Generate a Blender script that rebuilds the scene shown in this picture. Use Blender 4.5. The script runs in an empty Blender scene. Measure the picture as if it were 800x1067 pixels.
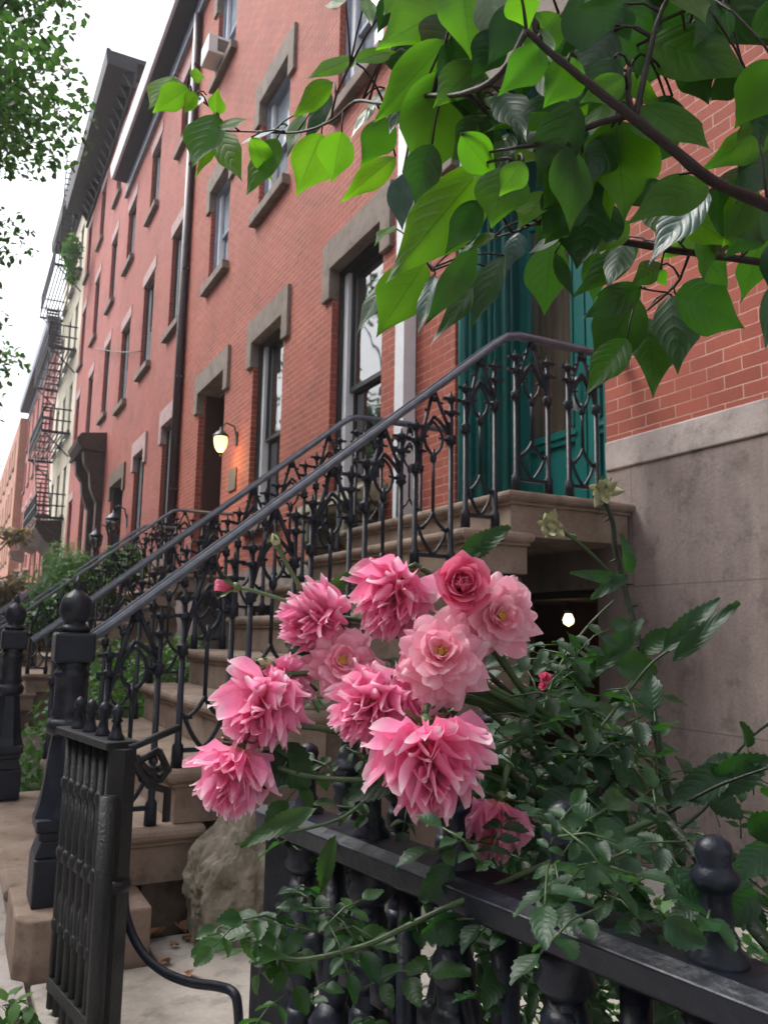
import bpy, math, random
from mathutils import Vector, Matrix
S = 0.74                      # everything is laid out in layout units; one unit = 0.74 m, applied at the end
C = bpy.context.scene.collection
rnd = random.Random(7)
D = 4.228                     # the street fronts stand on the plane x = D; y runs along the street, z up
CAM = Vector((0, 0, 1.5))
RT = Vector((0.88767932, -0.46014766, 0.01701641)); UP = Vector((-0.08230265, -0.12219477, 0.98908782)); FW = Vector((0.45304713, 0.8793933, 0.14634114))
F = 860.0
def ray(px, py): return FW + RT*((px-400)/F) + UP*(-(py-533.5)/F)
def at(px, py, d): return CAM + ray(px, py)*d
def onx(px, py, x): r = ray(px, py); return CAM + r*(x/r.x)
def ony(px, py, y): r = ray(px, py); return CAM + r*(y/r.y)
def onz(px, py, z): r = ray(px, py); return CAM + r*((z-1.5)/r.z)
# ------------------------------------------------------------------ materials
def newmat(name):
    m = bpy.data.materials.new(name); m.use_nodes = True
    nt = m.node_tree; b = nt.nodes['Principled BSDF']
    return m, nt, b
def N(nt, t, **k):
    n = nt.nodes.new(t)
    for a, v in k.items():
        if a in n.inputs: n.inputs[a].default_value = v
        else: setattr(n, a, v)
    return n
def ramp(nt, fac, stops):
    r = nt.nodes.new('ShaderNodeValToRGB')
    e = r.color_ramp.elements
    while len(e) < len(stops): e.new(0.5)
    for i, (p, c) in enumerate(stops):
        e[i].position = p; e[i].color = (c[0], c[1], c[2], 1)
    nt.links.new(fac, r.inputs[0]); return r.outputs[0]
def coords(nt, kind='Object'): return N(nt, 'ShaderNodeTexCoord').outputs[kind]
def noise(nt, co, scale, detail=4, rough=.55, dist=0):
    n = N(nt, 'ShaderNodeTexNoise'); n.inputs['Scale'].default_value = scale; n.inputs['Detail'].default_value = detail
    n.inputs['Roughness'].default_value = rough; n.inputs['Distortion'].default_value = dist
    nt.links.new(co, n.inputs['Vector']); return n.outputs['Fac']
def mix(nt, f, a, b, mode='MIX'):
    n = nt.nodes.new('ShaderNodeMix'); n.data_type = 'RGBA'; n.blend_type = mode
    for s, v in ((0, f), (6, a), (7, b)):
        if hasattr(v, 'is_output') or isinstance(v, bpy.types.NodeSocket): nt.links.new(v, n.inputs[s])
        else: n.inputs[s].default_value = v if s == 0 else (v[0], v[1], v[2], 1)
    return n.outputs[2]
def bump(nt, b, h, strength=.3, dist=.01):
    n = nt.nodes.new('ShaderNodeBump'); n.inputs['Strength'].default_value = strength; n.inputs['Distance'].default_value = dist
    nt.links.new(h, n.inputs['Height']); nt.links.new(n.outputs[0], b.inputs['Normal']); return n
def simple(name, c1, c2, scale=8, rough=.6, bs=.2, bd=.01, metallic=0, detail=5, stretch=None, r2=None, spec=.5):
    m, nt, b = newmat(name); co = coords(nt)
    if stretch:
        mp = N(nt, 'ShaderNodeMapping'); mp.inputs['Scale'].default_value = stretch; nt.links.new(co, mp.inputs[0]); co = mp.outputs[0]
    n = noise(nt, co, scale, detail, .6)
    nt.links.new(ramp(nt, n, [(.3, c1), (.7, c2)]), b.inputs['Base Color'])
    b.inputs['Roughness'].default_value = rough; b.inputs['Metallic'].default_value = metallic; b.inputs['Specular IOR Level'].default_value = spec
    if bs: bump(nt, b, noise(nt, co, scale*3, 4), bs, bd)
    if r2 is not None:
        mr = N(nt, 'ShaderNodeMapRange'); mr.inputs['To Min'].default_value = rough; mr.inputs['To Max'].default_value = r2
        nt.links.new(n, mr.inputs[0]); nt.links.new(mr.outputs[0], b.inputs['Roughness'])
    return m
def brickmat(name, c1, c2, mortar, msize=.0045, soft=0):
    m, nt, b = newmat(name); co = coords(nt)
    sp = N(nt, 'ShaderNodeSeparateXYZ'); nt.links.new(co, sp.inputs[0])
    ad = N(nt, 'ShaderNodeMath', operation='ADD'); nt.links.new(sp.outputs[0], ad.inputs[0]); nt.links.new(sp.outputs[1], ad.inputs[1])
    cb = N(nt, 'ShaderNodeCombineXYZ'); nt.links.new(ad.outputs[0], cb.inputs[0]); nt.links.new(sp.outputs[2], cb.inputs[1])
    # slight waviness of the courses
    nz = N(nt, 'ShaderNodeTexNoise'); nz.inputs['Scale'].default_value = 7; nt.links.new(co, nz.inputs['Vector'])
    vm = N(nt, 'ShaderNodeVectorMath', operation='SCALE'); vm.inputs['Scale'].default_value = .010; nt.links.new(nz.outputs['Color'], vm.inputs[0])
    va = N(nt, 'ShaderNodeVectorMath', operation='ADD'); nt.links.new(cb.outputs[0], va.inputs[0]); nt.links.new(vm.outputs[0], va.inputs[1])
    bt = N(nt, 'ShaderNodeTexBrick'); nt.links.new(va.outputs[0], bt.inputs['Vector'])
    bt.inputs['Scale'].default_value = 1; bt.inputs['Brick Width'].default_value = .272; bt.inputs['Row Height'].default_value = .0905
    bt.inputs['Mortar Size'].default_value = msize; bt.inputs['Mortar Smooth'].default_value = .35; bt.inputs['Bias'].default_value = 0
    bt.inputs['Color1'].default_value = (*c1, 1); bt.inputs['Color2'].default_value = (*c2, 1); bt.inputs['Mortar'].default_value = (*mortar, 1)
    big = noise(nt, co, .7, 8, .68)
    col = mix(nt, .55, bt.outputs['Color'], ramp(nt, big, [(.3, (.42, .40, .42)), (.48, (.86, .86, .86)), (.72, (1.25, 1.22, 1.2))]), 'MULTIPLY')
    fine = noise(nt, co, 26, 5, .7)
    col = mix(nt, .5, col, ramp(nt, fine, [(.25, (.7, .7, .7)), (.6, (1.05, 1.05, 1.05))]), 'MULTIPLY')
    # patches where the mortar has been painted over
    wear = ramp(nt, noise(nt, co, 2.3, 5, .6), [(.45, (0, 0, 0)), (.62, (1, 1, 1))])
    f = N(nt, 'ShaderNodeMath', operation='MULTIPLY'); nt.links.new(wear, f.inputs[0]); f.inputs[1].default_value = .62
    col = mix(nt, f.outputs[0], col, mix(nt, .5, c1, c2))
    nt.links.new(col, b.inputs['Base Color']); b.inputs['Roughness'].default_value = .78; b.inputs['Specular IOR Level'].default_value = .35
    inv = N(nt, 'ShaderNodeMath', operation='SUBTRACT'); inv.inputs[0].default_value = 1; nt.links.new(bt.outputs['Fac'], inv.inputs[1])
    h = N(nt, 'ShaderNodeMath', operation='MULTIPLY_ADD'); nt.links.new(fine, h.inputs[0]); h.inputs[1].default_value = .35; nt.links.new(inv.outputs[0], h.inputs[2])
    bump(nt, b, h.outputs[0], .55, .006)
    return m
def stonemat(name, c1, c2, c3, streak=True, scale=1.3, rough=.85, joints=None):
    m, nt, b = newmat(name); co = coords(nt)
    n1 = noise(nt, co, scale, 7, .6, .3)
    col = ramp(nt, n1, [(.28, c1), (.5, c2), (.75, c3)])
    n2 = noise(nt, co, 40, 4, .7)
    col = mix(nt, .4, col, ramp(nt, n2, [(.3, (.72, .72, .72)), (.65, (1.08, 1.08, 1.08))]), 'MULTIPLY')
    if streak:
        mp = N(nt, 'ShaderNodeMapping'); mp.inputs['Scale'].default_value = (3.5, 3.5, .35); nt.links.new(co, mp.inputs[0])
        n3 = noise(nt, mp.outputs[0], 1.6, 6, .62)
        col = mix(nt, .5, col, ramp(nt, n3, [(.35, (.55, .56, .58)), (.55, (1, 1, 1)), (.75, (1.15, 1.1, 1.08))]), 'MULTIPLY')
    n5 = noise(nt, co, 5.5, 8, .72)
    col = mix(nt, .6, col, ramp(nt, n5, [(.36, (.50, .49, .47)), (.47, (1, 1, 1)), (.70, (1.12, 1.1, 1.08))]), 'MULTIPLY')
    hgt = n2
    if joints:
        sp = N(nt, 'ShaderNodeSeparateXYZ'); nt.links.new(co, sp.inputs[0])
        cb = N(nt, 'ShaderNodeCombineXYZ'); nt.links.new(sp.outputs[1], cb.inputs[0]); nt.links.new(sp.outputs[2], cb.inputs[1])
        bt = N(nt, 'ShaderNodeTexBrick'); nt.links.new(cb.outputs[0], bt.inputs['Vector']); bt.inputs['Scale'].default_value = 1
        bt.inputs['Brick Width'].default_value = joints[0]; bt.inputs['Row Height'].default_value = joints[1]; bt.inputs['Mortar Size'].default_value = .005
        fj = N(nt, 'ShaderNodeMath', operation='MULTIPLY'); nt.links.new(bt.outputs['Fac'], fj.inputs[0]); fj.inputs[1].default_value = .45
        col = mix(nt, fj.outputs[0], col, (.07, .055, .05))
    nt.links.new(col, b.inputs['Base Color']); b.inputs['Roughness'].default_value = rough; b.inputs['Specular IOR Level'].default_value = .3
    bump(nt, b, hgt, .35, .006); return m
def leafmat(name, top, vein, back, trans, rough=.38, tw=.5, veins=7, vb=.16):
    """u runs across the blade (-1..1 stored 0..1), v along it"""
    m, nt, b = newmat(name)
    uv = N(nt, 'ShaderNodeTexCoord').outputs['UV']
    sp = N(nt, 'ShaderNodeSeparateXYZ'); nt.links.new(uv, sp.inputs[0])
    def mth(op, a, b_=None, c=None):
        n = N(nt, 'ShaderNodeMath', operation=op)
        for i, v in enumerate((a, b_, c)):
            if v is None: continue
            if isinstance(v, bpy.types.NodeSocket): nt.links.new(v, n.inputs[i])
            else: n.inputs[i].default_value = v
        return n.outputs[0]
    u = mth('ABSOLUTE', mth('MULTIPLY_ADD', sp.outputs[0], 2, -1))
    vv = mth('SUBTRACT', sp.outputs[1], mth('MULTIPLY', mth('POWER', u, 1.4), .28))
    tri = mth('PINGPONG', mth('MULTIPLY', vv, veins), .5)            # 0 at each side vein
    side = mth('LESS_THAN', tri, .045); sidesoft = N(nt, 'ShaderNodeMapRange', interpolation_type='SMOOTHSTEP')
    nt.links.new(tri, sidesoft.inputs[0]); sidesoft.inputs[1].default_value = 0; sidesoft.inputs[2].default_value = .3; sidesoft.inputs[3].default_value = 1; sidesoft.inputs[4].default_value = 0
    mid = mth('LESS_THAN', u, .035)
    vf = mth('MINIMUM', mth('ADD', mth('MULTIPLY', side, .22), mth('MULTIPLY', mid, .7)), 1)
    co = coords(nt); n1 = noise(nt, co, 14, 4, .6)
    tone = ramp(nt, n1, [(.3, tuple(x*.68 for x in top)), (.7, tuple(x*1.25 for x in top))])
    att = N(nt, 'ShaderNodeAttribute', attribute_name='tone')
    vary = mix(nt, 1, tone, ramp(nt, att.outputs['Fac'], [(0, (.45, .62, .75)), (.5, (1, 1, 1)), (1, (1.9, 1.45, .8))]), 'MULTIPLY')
    spots = ramp(nt, noise(nt, co, 55, 3, .5), [(.71, (0, 0, 0)), (.76, (1, 1, 1))])
    fs_ = N(nt, 'ShaderNodeMath', operation='MULTIPLY'); nt.links.new(spots, fs_.inputs[0]); fs_.inputs[1].default_value = .6
    col = mix(nt, vf, mix(nt, fs_.outputs[0], vary, (.10, .075, .02)), vein)
    geo = N(nt, 'ShaderNodeNewGeometry')
    col = mix(nt, geo.outputs['Backfacing'], col, back)
    nt.links.new(col, b.inputs['Base Color']); b.inputs['Roughness'].default_value = rough
    hh = mth('ADD', mth('MULTIPLY', sidesoft.outputs[0], -1), mth('MULTIPLY', n1, .6))
    bump(nt, b, hh, vb, .004)
    tr = N(nt, 'ShaderNodeBsdfTranslucent')
    tcol = mix(nt, 1, trans, ramp(nt, att.outputs['Fac'], [(0, (.5, .65, .6)), (.5, (1, 1, 1)), (1, (1.7, 1.35, 1.0))]), 'MULTIPLY')
    nt.links.new(mix(nt, vf, tcol, tuple(x*.6 for x in trans)), tr.inputs[0])
    ms = N(nt, 'ShaderNodeMixShader'); ms.inputs[0].default_value = tw
    nt.links.new(b.outputs[0], ms.inputs[1]); nt.links.new(tr.outputs[0], ms.inputs[2])
    nt.links.new(ms.outputs[0], nt.nodes['Material Output'].inputs[0]); return m
def petalmat(name, base, tip, heart, tw=.35):
    m, nt, b = newmat(name)
    uv = N(nt, 'ShaderNodeTexCoord').outputs['UV']; sp = N(nt, 'ShaderNodeSeparateXYZ'); nt.links.new(uv, sp.inputs[0])
    col = ramp(nt, sp.outputs[1], [(0, heart), (.28, base), (.75, base), (1, tip)])
    mp = N(nt, 'ShaderNodeMapping'); mp.inputs['Scale'].default_value = (14, 1.4, 1); nt.links.new(uv, mp.inputs[0])
    st = noise(nt, mp.outputs[0], 2.2, 4, .6)
    att = N(nt, 'ShaderNodeAttribute', attribute_name='tone')
    col = mix(nt, .5, col, ramp(nt, st, [(.3, (.88, .74, .82)), (.65, (1.06, 1.12, 1.08))]), 'MULTIPLY')
    col = mix(nt, 1, col, ramp(nt, att.outputs['Fac'], [(0, (.95, .70, .80)), (.5, (1, 1, 1)), (1, (1.04, 1.35, 1.22))]), 'MULTIPLY')
    nt.links.new(col, b.inputs['Base Color']); b.inputs['Roughness'].default_value = .55; b.inputs['Specular IOR Level'].default_value = .3
    bump(nt, b, st, .25, .003)
    tr = N(nt, 'ShaderNodeBsdfTranslucent'); nt.links.new(col, tr.inputs[0])
    ms = N(nt, 'ShaderNodeMixShader'); ms.inputs[0].default_value = tw
    nt.links.new(b.outputs[0], ms.inputs[1]); nt.links.new(tr.outputs[0], ms.inputs[2])
    nt.links.new(ms.outputs[0], nt.nodes['Material Output'].inputs[0]); return m
def glassmat(name, tint, rough=.03):
    m, nt, b = newmat(name); co = coords(nt)
    nt.links.new(ramp(nt, noise(nt, co, 1.1, 4), [(.35, tint), (.7, tuple(x*2.2+.004 for x in tint))]), b.inputs['Base Color'])
    b.inputs['Roughness'].default_value = rough; b.inputs['IOR'].default_value = 2.0; b.inputs['Specular IOR Level'].default_value = .8
    bump(nt, b, noise(nt, co, .9, 2), .12, .05); return m
def lampmat(name, col, st):
    m, nt, b = newmat(name); b.inputs['Base Color'].default_value = (.8, .7, .5, 1)
    b.inputs['Emission Color'].default_value = (*col, 1); b.inputs['Emission Strength'].default_value = st; return m
M = {}
M['brick'] = brickmat('painted_brick', (.29, .070, .046), (.39, .100, .066), (.56, .37, .31))
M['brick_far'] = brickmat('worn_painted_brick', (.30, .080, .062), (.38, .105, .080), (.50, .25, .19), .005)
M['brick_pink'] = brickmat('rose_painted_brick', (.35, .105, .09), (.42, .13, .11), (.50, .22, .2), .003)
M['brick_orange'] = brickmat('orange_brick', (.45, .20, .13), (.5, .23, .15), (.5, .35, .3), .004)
M['cream'] = simple('cream_paint', (.60, .55, .42), (.70, .65, .52), 3, .8)
M['base'] = stonemat('taupe_render', (.20, .158, .147), (.275, .222, .208), (.36, .298, .28), joints=(2.9, .93))
M['cap'] = stonemat('grey_stone_band', (.32, .275, .26), (.40, .345, .33), (.46, .40, .38), False, 3)
M['brown'] = stonemat('brownstone', (.11, .078, .060), (.165, .122, .097), (.22, .168, .137), False, 2.2)
M['tread'] = stonemat('worn_brownstone', (.17, .125, .098), (.265, .20, .158), (.36, .285, .235), False, 3)
M['lintel'] = stonemat('grey_brown_stone', (.17, .135, .115), (.225, .185, .16), (.28, .235, .205), False, 3)
M['pink_lintel'] = stonemat('painted_lilac_stone', (.40, .27, .27), (.46, .32, .32), (.52, .37, .37), False, 3)
M['dark'] = simple('dark_paint', (.014, .014, .018), (.03, .03, .036), 5, .5)
M['soffit'] = simple('dark_purple_paint', (.020, .017, .024), (.035, .03, .04), 3, .6)
M['iron'] = simple('black_iron', (.0035, .006, .013), (.010, .016, .030), 9, .30, .5, .006, r2=.55, spec=.42)
for k_ in ('iron',):
    nt = M[k_].node_tree; b_ = nt.nodes['Principled BSDF']; co_ = coords(nt)
    src = b_.inputs['Base Color'].links[0].from_socket; dm = ramp(nt, noise(nt, co_, 17, 6, .7), [(.60, (0, 0, 0)), (.74, (1, 1, 1))])
    ff = N(nt, 'ShaderNodeMath', operation='MULTIPLY'); nt.links.new(dm, ff.inputs[0]); ff.inputs[1].default_value = .45
    nt.links.new(mix(nt, ff.outputs[0], src, (.060, .056, .052)), b_.inputs['Base Color'])
M['gateiron'] = simple('weathered_iron', (.003, .005, .007), (.010, .013, .016), 30, .35, .5, .006, r2=.7)
M['rail'] = simple('polished_handrail', (.07, .08, .11), (.14, .155, .195), 16, .26, .3, .004, r2=.45)
M['white'] = simple('white_paint', (.66, .68, .72), (.78, .80, .84), 4, .5)
M['bluewhite'] = simple('blue_grey_paint', (.20, .24, .33), (.28, .32, .42), 4, .5)
M['pipe'] = simple('purple_black_pipe', (.03, .018, .024), (.06, .035, .045), 8, .4)
M['teal'] = simple('teal_paint', (.004, .100, .095), (.008, .150, .140), 5, .35, .12, .006, stretch=(1, 1, .3))
M['glass'] = glassmat('window_glass', (.010, .013, .014))
M['glass_pale'] = glassmat('sky_pale_glass', (.22, .26, .30), .08)  # pale sky reflection put into the pane colour of the upper windows
M['glass_warm'] = glassmat('door_glass', (.05, .035, .025), .06)
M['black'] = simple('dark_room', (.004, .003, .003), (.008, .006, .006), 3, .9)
M['reddoor'] = simple('oxblood_door_paint', (.035, .012, .010), (.055, .02, .016), 4, .5)
M['ac'] = simple('white_plastic', (.70, .72, .74), (.76, .78, .80), 6, .45)
M['lit'] = lampmat('lit_lamp_glass', (1, .62, .18), 1.3)
M['bulb'] = lampmat('warm_bulb', (1, .70, .30), 2.2)
M['brass'] = simple('dull_brass', (.10, .075, .04), (.16, .12, .07), 20, .45, metallic=.7)
M['concrete'] = stonemat('path_concrete', (.24, .22, .19), (.44, .405, .365), (.58, .54, .49), False, 2.0)
M['walk'] = stonemat('sidewalk_slab', (.34, .30, .29), (.42, .38, .36), (.5, .45, .43), False, .9)
M['soil'] = simple('garden_soil', (.035, .025, .018), (.08, .06, .045), 12, .95, .8, .03)
M['asphalt'] = simple('asphalt', (.04, .04, .042), (.06, .06, .062), 30, .9)
M['rock'] = stonemat('lichen_rock', (.11, .10, .07), (.25, .225, .175), (.40, .36, .30), False, 7)
M['bark'] = simple('dark_bark', (.012, .007, .007), (.030, .017, .016), 40, .6, .3, .004)
M['trunk'] = simple('tree_trunk_bark', (.05, .04, .03), (.10, .08, .06), 12, .9, .8, .03)
M['stem'] = simple('green_rose_stem', (.030, .060, .022), (.060, .11, .035), 20, .45)
M['cane'] = simple('old_rose_cane', (.014, .026, .016), (.035, .05, .025), 24, .5, .5)
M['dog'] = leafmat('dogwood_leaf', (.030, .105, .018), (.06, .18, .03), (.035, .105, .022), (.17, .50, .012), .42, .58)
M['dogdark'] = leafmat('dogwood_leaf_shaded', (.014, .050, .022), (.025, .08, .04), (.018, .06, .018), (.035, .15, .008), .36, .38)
M['dogblue'] = leafmat('dogwood_leaf_sky_sheen', (.16, .25, .22), (.10, .19, .15), (.22, .30, .28), (.10, .22, .08), .25, .2)  # bluish-white sky reflection put into the leaf colour
M['roseleaf'] = leafmat('rose_leaf', (.017, .060, .024), (.035, .095, .045), (.035, .085, .04), (.06, .22, .02), .46, .32, 7)
M['shrub'] = leafmat('shrub_leaf', (.05, .14, .035), (.08, .2, .05), (.07, .16, .05), (.11, .30, .04), .5, .3, 6)
M['treeleaf'] = leafmat('street_tree_leaf', (.035, .10, .02), (.05, .13, .03), (.04, .09, .03), (.08, .22, .04), .5, .42, 6)
M['rustleaf'] = leafmat('rust_tree_leaf', (.14, .10, .05), (.14, .1, .05), (.14, .1, .05), (.2, .17, .06), .5, .4, 6)
M['wispy'] = leafmat('feathery_leaf', (.07, .17, .05), (.07, .17, .05), (.05, .13, .04), (.09, .22, .05), .5, .4, 6)
M['petal'] = petalmat('pink_petal', (.97, .36, .59), (.99, .76, .85), (.96, .42, .42), .45)
M['petal_open'] = petalmat('peach_pink_petal', (.97, .50, .62), (.98, .58, .72), (1.0, .74, .42), .42)
M['petal_deep'] = petalmat('deep_pink_petal', (.84, .15, .30), (.90, .30, .46), (.74, .07, .14))
M['sepal'] = simple('green_sepal', (.06, .13, .04), (.12, .2, .07), 12, .5)
M['spent'] = simple('spent_cream_petal', (.35, .38, .20), (.50, .50, .30), 10, .6)
M['stamen'] = simple('yellow_stamen', (.75, .42, .08), (.85, .55, .15), 20, .6)
M['brownleaf'] = simple('dry_leaf', (.30, .15, .07), (.45, .25, .13), 9, .7)
# ------------------------------------------------------------------ mesh builder
class MB:
    def __init__(s): s.v = []; s.f = []; s.m = []; s.uv = []; s.t = []; s.sm = []
    def add(s, vs, fs, mi=0, uv=None, tone=.5, smooth=False):
        o = len(s.v); s.v += [tuple(p) for p in vs]
        s.t += [tone]*len(vs); s.uv += (uv if uv else [(0, 0)]*len(vs))
        for f in fs: s.f.append(tuple(i+o for i in f)); s.m.append(mi); s.sm.append(smooth)
    def box(s, x0, x1, y0, y1, z0, z1, mi=0):
        v = [(x, y, z) for x in (x0, x1) for y in (y0, y1) for z in (z0, z1)]
        s.add(v, [(0, 1, 3, 2), (4, 6, 7, 5), (0, 4, 5, 1), (2, 3, 7, 6), (0, 2, 6, 4), (1, 5, 7, 3)], mi)
    def obox(s, a, b, w, h, upv=Vector((0, 0, 1)), mi=0):
        a = Vector(a); b = Vector(b); d = (b-a).normalized(); r = d.cross(upv).normalized(); u = r.cross(d)
        v = [p + r*(i*w/2) + u*(j*h/2) for p in (a, b) for i in (-1, 1) for j in (-1, 1)]
        s.add(v, [(0, 1, 3, 2), (4, 6, 7, 5), (0, 4, 5, 1), (2, 3, 7, 6), (0, 2, 6, 4), (1, 5, 7, 3)], mi)
    def tube(s, pts, r, n=6, mi=0, smooth=True, cap=True, tone=.5):
        pts = [Vector(p) for p in pts]; k = len(pts)
        if not isinstance(r, (list, tuple)): r = [r]*k
        vs = []; prev = None
        for i, p in enumerate(pts):
            d = (pts[min(i+1, k-1)] - pts[max(i-1, 0)])
            if d.length < 1e-9: d = Vector((0, 0, 1))
            d.normalize()
            if prev is None:
                a = Vector((0, 0, 1)) if abs(d.z) < .9 else Vector((0, 1, 0))
                prev = d.cross(a).normalized()
            prev = (prev - d*prev.dot(d))
            if prev.length < 1e-6: prev = d.orthogonal()
            prev.normalize(); q = d.cross(prev)
            for j in range(n):
                t = 2*math.pi*j/n; vs.append(p + (prev*math.cos(t) + q*math.sin(t))*r[i])
        fs = [(i*n+j, i*n+(j+1) % n, (i+1)*n+(j+1) % n, (i+1)*n+j) for i in range(k-1) for j in range(n)]
        if cap: fs += [tuple(range(n-1, -1, -1)), tuple((k-1)*n+j for j in range(n))]
        s.add(vs, fs, mi, None, tone, smooth)
    def lathe(s, c, prof, n=12, mi=0, smooth=True, ph=0):
        c = Vector(c); vs = []
        for (r, z) in prof:
            for j in range(n):
                t = 2*math.pi*(j+ph)/n; vs.append(c + Vector((r*math.cos(t), r*math.sin(t), z)))
        k = len(prof)
        fs = [(i*n+j, i*n+(j+1) % n, (i+1)*n+(j+1) % n, (i+1)*n+j) for i in range(k-1) for j in range(n)]
        fs += [tuple(range(n-1, -1, -1)), tuple((k-1)*n+j for j in range(n))]
        s.add(vs, fs, mi, None, .5, smooth)
    def prism(s, poly, axis, a, b, mi=0):
        """poly in the two other axes (order: x->(y,z)  y->(x,z)  z->(x,y))"""
        def P(p, t): return {'x': (t, p[0], p[1]), 'y': (p[0], t, p[1]), 'z': (p[0], p[1], t)}[axis]
        n = len(poly); vs = [P(p, a) for p in poly] + [P(p, b) for p in poly]
        fs = [tuple(range(n)), tuple(range(2*n-1, n-1, -1))] + [(i, i+n, (i+1) % n+n, (i+1) % n) for i in range(n)]
        s.add(vs, fs, mi)
    def build(s, name, mats, parent=None, loc=None, bevel=0, recalc=True):
        me = bpy.data.meshes.new(name)
        vs = s.v
        if loc is not None: vs = [(x-loc[0], y-loc[1], z-loc[2]) for x, y, z in vs]
        me.from_pydata(vs, [], s.f)
        if not isinstance(mats, (list, tuple)): mats = [mats]
        for m in mats: me.materials.append(m)
        me.polygons.foreach_set('material_index', s.m); me.polygons.foreach_set('use_smooth', s.sm)
        ul = me.uv_layers.new(name='UVMap'); li = [0]*len(me.loops); me.loops.foreach_get('vertex_index', li)
        ul.data.foreach_set('uv', [c for i in li for c in s.uv[i]])
        at_ = me.attributes.new('tone', 'FLOAT', 'POINT'); at_.data.foreach_set('value', s.t)
        me.update()
        if recalc:
            import bmesh
            bm = bmesh.new(); bm.from_mesh(me); bmesh.ops.recalc_face_normals(bm, faces=bm.faces); bm.to_mesh(me); bm.free()
        o = bpy.data.objects.new(name, me); C.objects.link(o)
        if loc is not None: o.location = loc
        if parent: o.parent = parent
        if bevel:
            b = o.modifiers.new('bevel', 'BEVEL'); b.width = bevel; b.segments = 2; b.limit_method = 'ANGLE'; b.angle_limit = math.radians(40)
        return o
def tag(o, label=None, cat=None, group=None, kind=None):
    if label: o['label'] = label
    if cat: o['category'] = cat
    if group: o['group'] = group
    if kind: o['kind'] = kind
    return o
def thing(name, label, cat, group=None, loc=(0, 0, 0)):
    o = bpy.data.objects.new(name, None); C.objects.link(o); o.location = loc; o.empty_display_size = .1
    return tag(o, label, cat, group)
def copy_tree(o, parent=None):
    c = o.copy(); C.objects.link(c)
    if parent: c.parent = parent
    for ch in [x for x in bpy.data.objects if x.parent == o]: copy_tree(ch, c)
    return c
# ------------------------------------------------------------------ ground
def struct(name, mb, m, **k): return tag(mb.build(name, m, **k), kind='structure')
g = MB(); g.add([(-300, -60, -.02), (400, -60, -.02), (400, 600, -.02), (-300, 600, -.02)], [(0, 1, 2, 3)]); struct('ground', g, M['soil'])
g = MB(); g.box(-9.5, -3.4, -40, 400, -.17, -.13); struct('road', g, M['asphalt'])
g = MB()
y = -20.0
while y < 160:
    g.box(-3.2, -1.3, y, y+1.96, -.15, .004); g.box(-1.28, .40, y, y+1.96, -.15, .004); y += 1.975
struct('sidewalk', g, M['walk'], bevel=.008)
g = MB(); g.box(-3.4, -3.2, -20, 160, -.15, .01); struct('kerb', g, M['cap'], bevel=.01)
g = MB(); g.box(.42, 1.62, 2.35, 4.0, -.1, .008); g.box(.96, 4.2, 3.3, 4.34, -.1, .006); g.box(1.63, 4.2, 2.3, 3.28, -.1, .006)
struct('areaway_path', g, M['concrete'], bevel=.008)
# ------------------------------------------------------------------ fronts
def wall(name, parent, mat, x, y0, y1, z0, z1, ops, depth=.42, back=9, ends=True):
    mb = MB(); ys = sorted({y0, y1, *[o[0] for o in ops], *[o[1] for o in ops]}); zs = sorted({z0, z1, *[o[2] for o in ops], *[o[3] for o in ops]})
    ys = [v for v in ys if y0 <= v <= y1]; zs = [v for v in zs if z0 <= v <= z1]
    for a, b in zip(ys, ys[1:]):
        for c, d in zip(zs, zs[1:]):
            cy, cz = (a+b)/2, (c+d)/2
            if any(o[0] < cy < o[1] and o[2] < cz < o[3] for o in ops): continue
            mb.add([(x, a, c), (x, b, c), (x, b, d), (x, a, d)], [(0, 3, 2, 1)])
    for (a, b, c, d) in ops:
        e = x+depth
        mb.add([(x, a, c), (e, a, c), (e, a, d), (x, a, d)], [(0, 1, 2, 3)]); mb.add([(x, b, c), (e, b, c), (e, b, d), (x, b, d)], [(0, 3, 2, 1)])
        mb.add([(x, a, d), (e, a, d), (e, b, d), (x, b, d)], [(0, 1, 2, 3)]); mb.add([(x, a, c), (e, a, c), (e, b, c), (x, b, c)], [(0, 3, 2, 1)])
    if ends:
        mb.add([(x, y0, z0), (x+back, y0, z0), (x+back, y0, z1), (x, y0, z1)], [(0, 1, 2, 3)])
        mb.add([(x, y1, z0), (x+back, y1, z0), (x+back, y1, z1), (x, y1, z1)], [(0, 3, 2, 1)])
        mb.add([(x, y0, z1), (x+back, y0, z1), (x+back, y1, z1), (x, y1, z1)], [(0, 1, 2, 3)])
        mb.add([(x+back, y0, z0), (x+back, y1, z0), (x+back, y1, z1), (x+back, y0, z1)], [(0, 1, 2, 3)])
    return mb.build(name, mat, parent, recalc=False)
def lintel_mb(ya, yb, zb, x=D, ear=.26, top=.42, drop=.42, proud=.06, eared=True):
    mb = MB()
    if eared:
        poly = [(ya-ear, zb-drop), (ya+.004, zb-drop), (ya+.004, zb-.004), (yb-.004, zb-.004), (yb-.004, zb-drop), (yb+ear, zb-drop), (yb+ear, zb+top), (ya-ear, zb+top)]
        mb.prism(poly, 'x', x-proud, x+.1)
        mb.box(x+.1, x+.40, ya+.004, yb-.004, zb-.006, zb+.05)
    else:
        mb.box(x-proud*.4, x+.2, ya-.16, yb+.16, zb-.004, zb+.36)
    return mb
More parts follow.
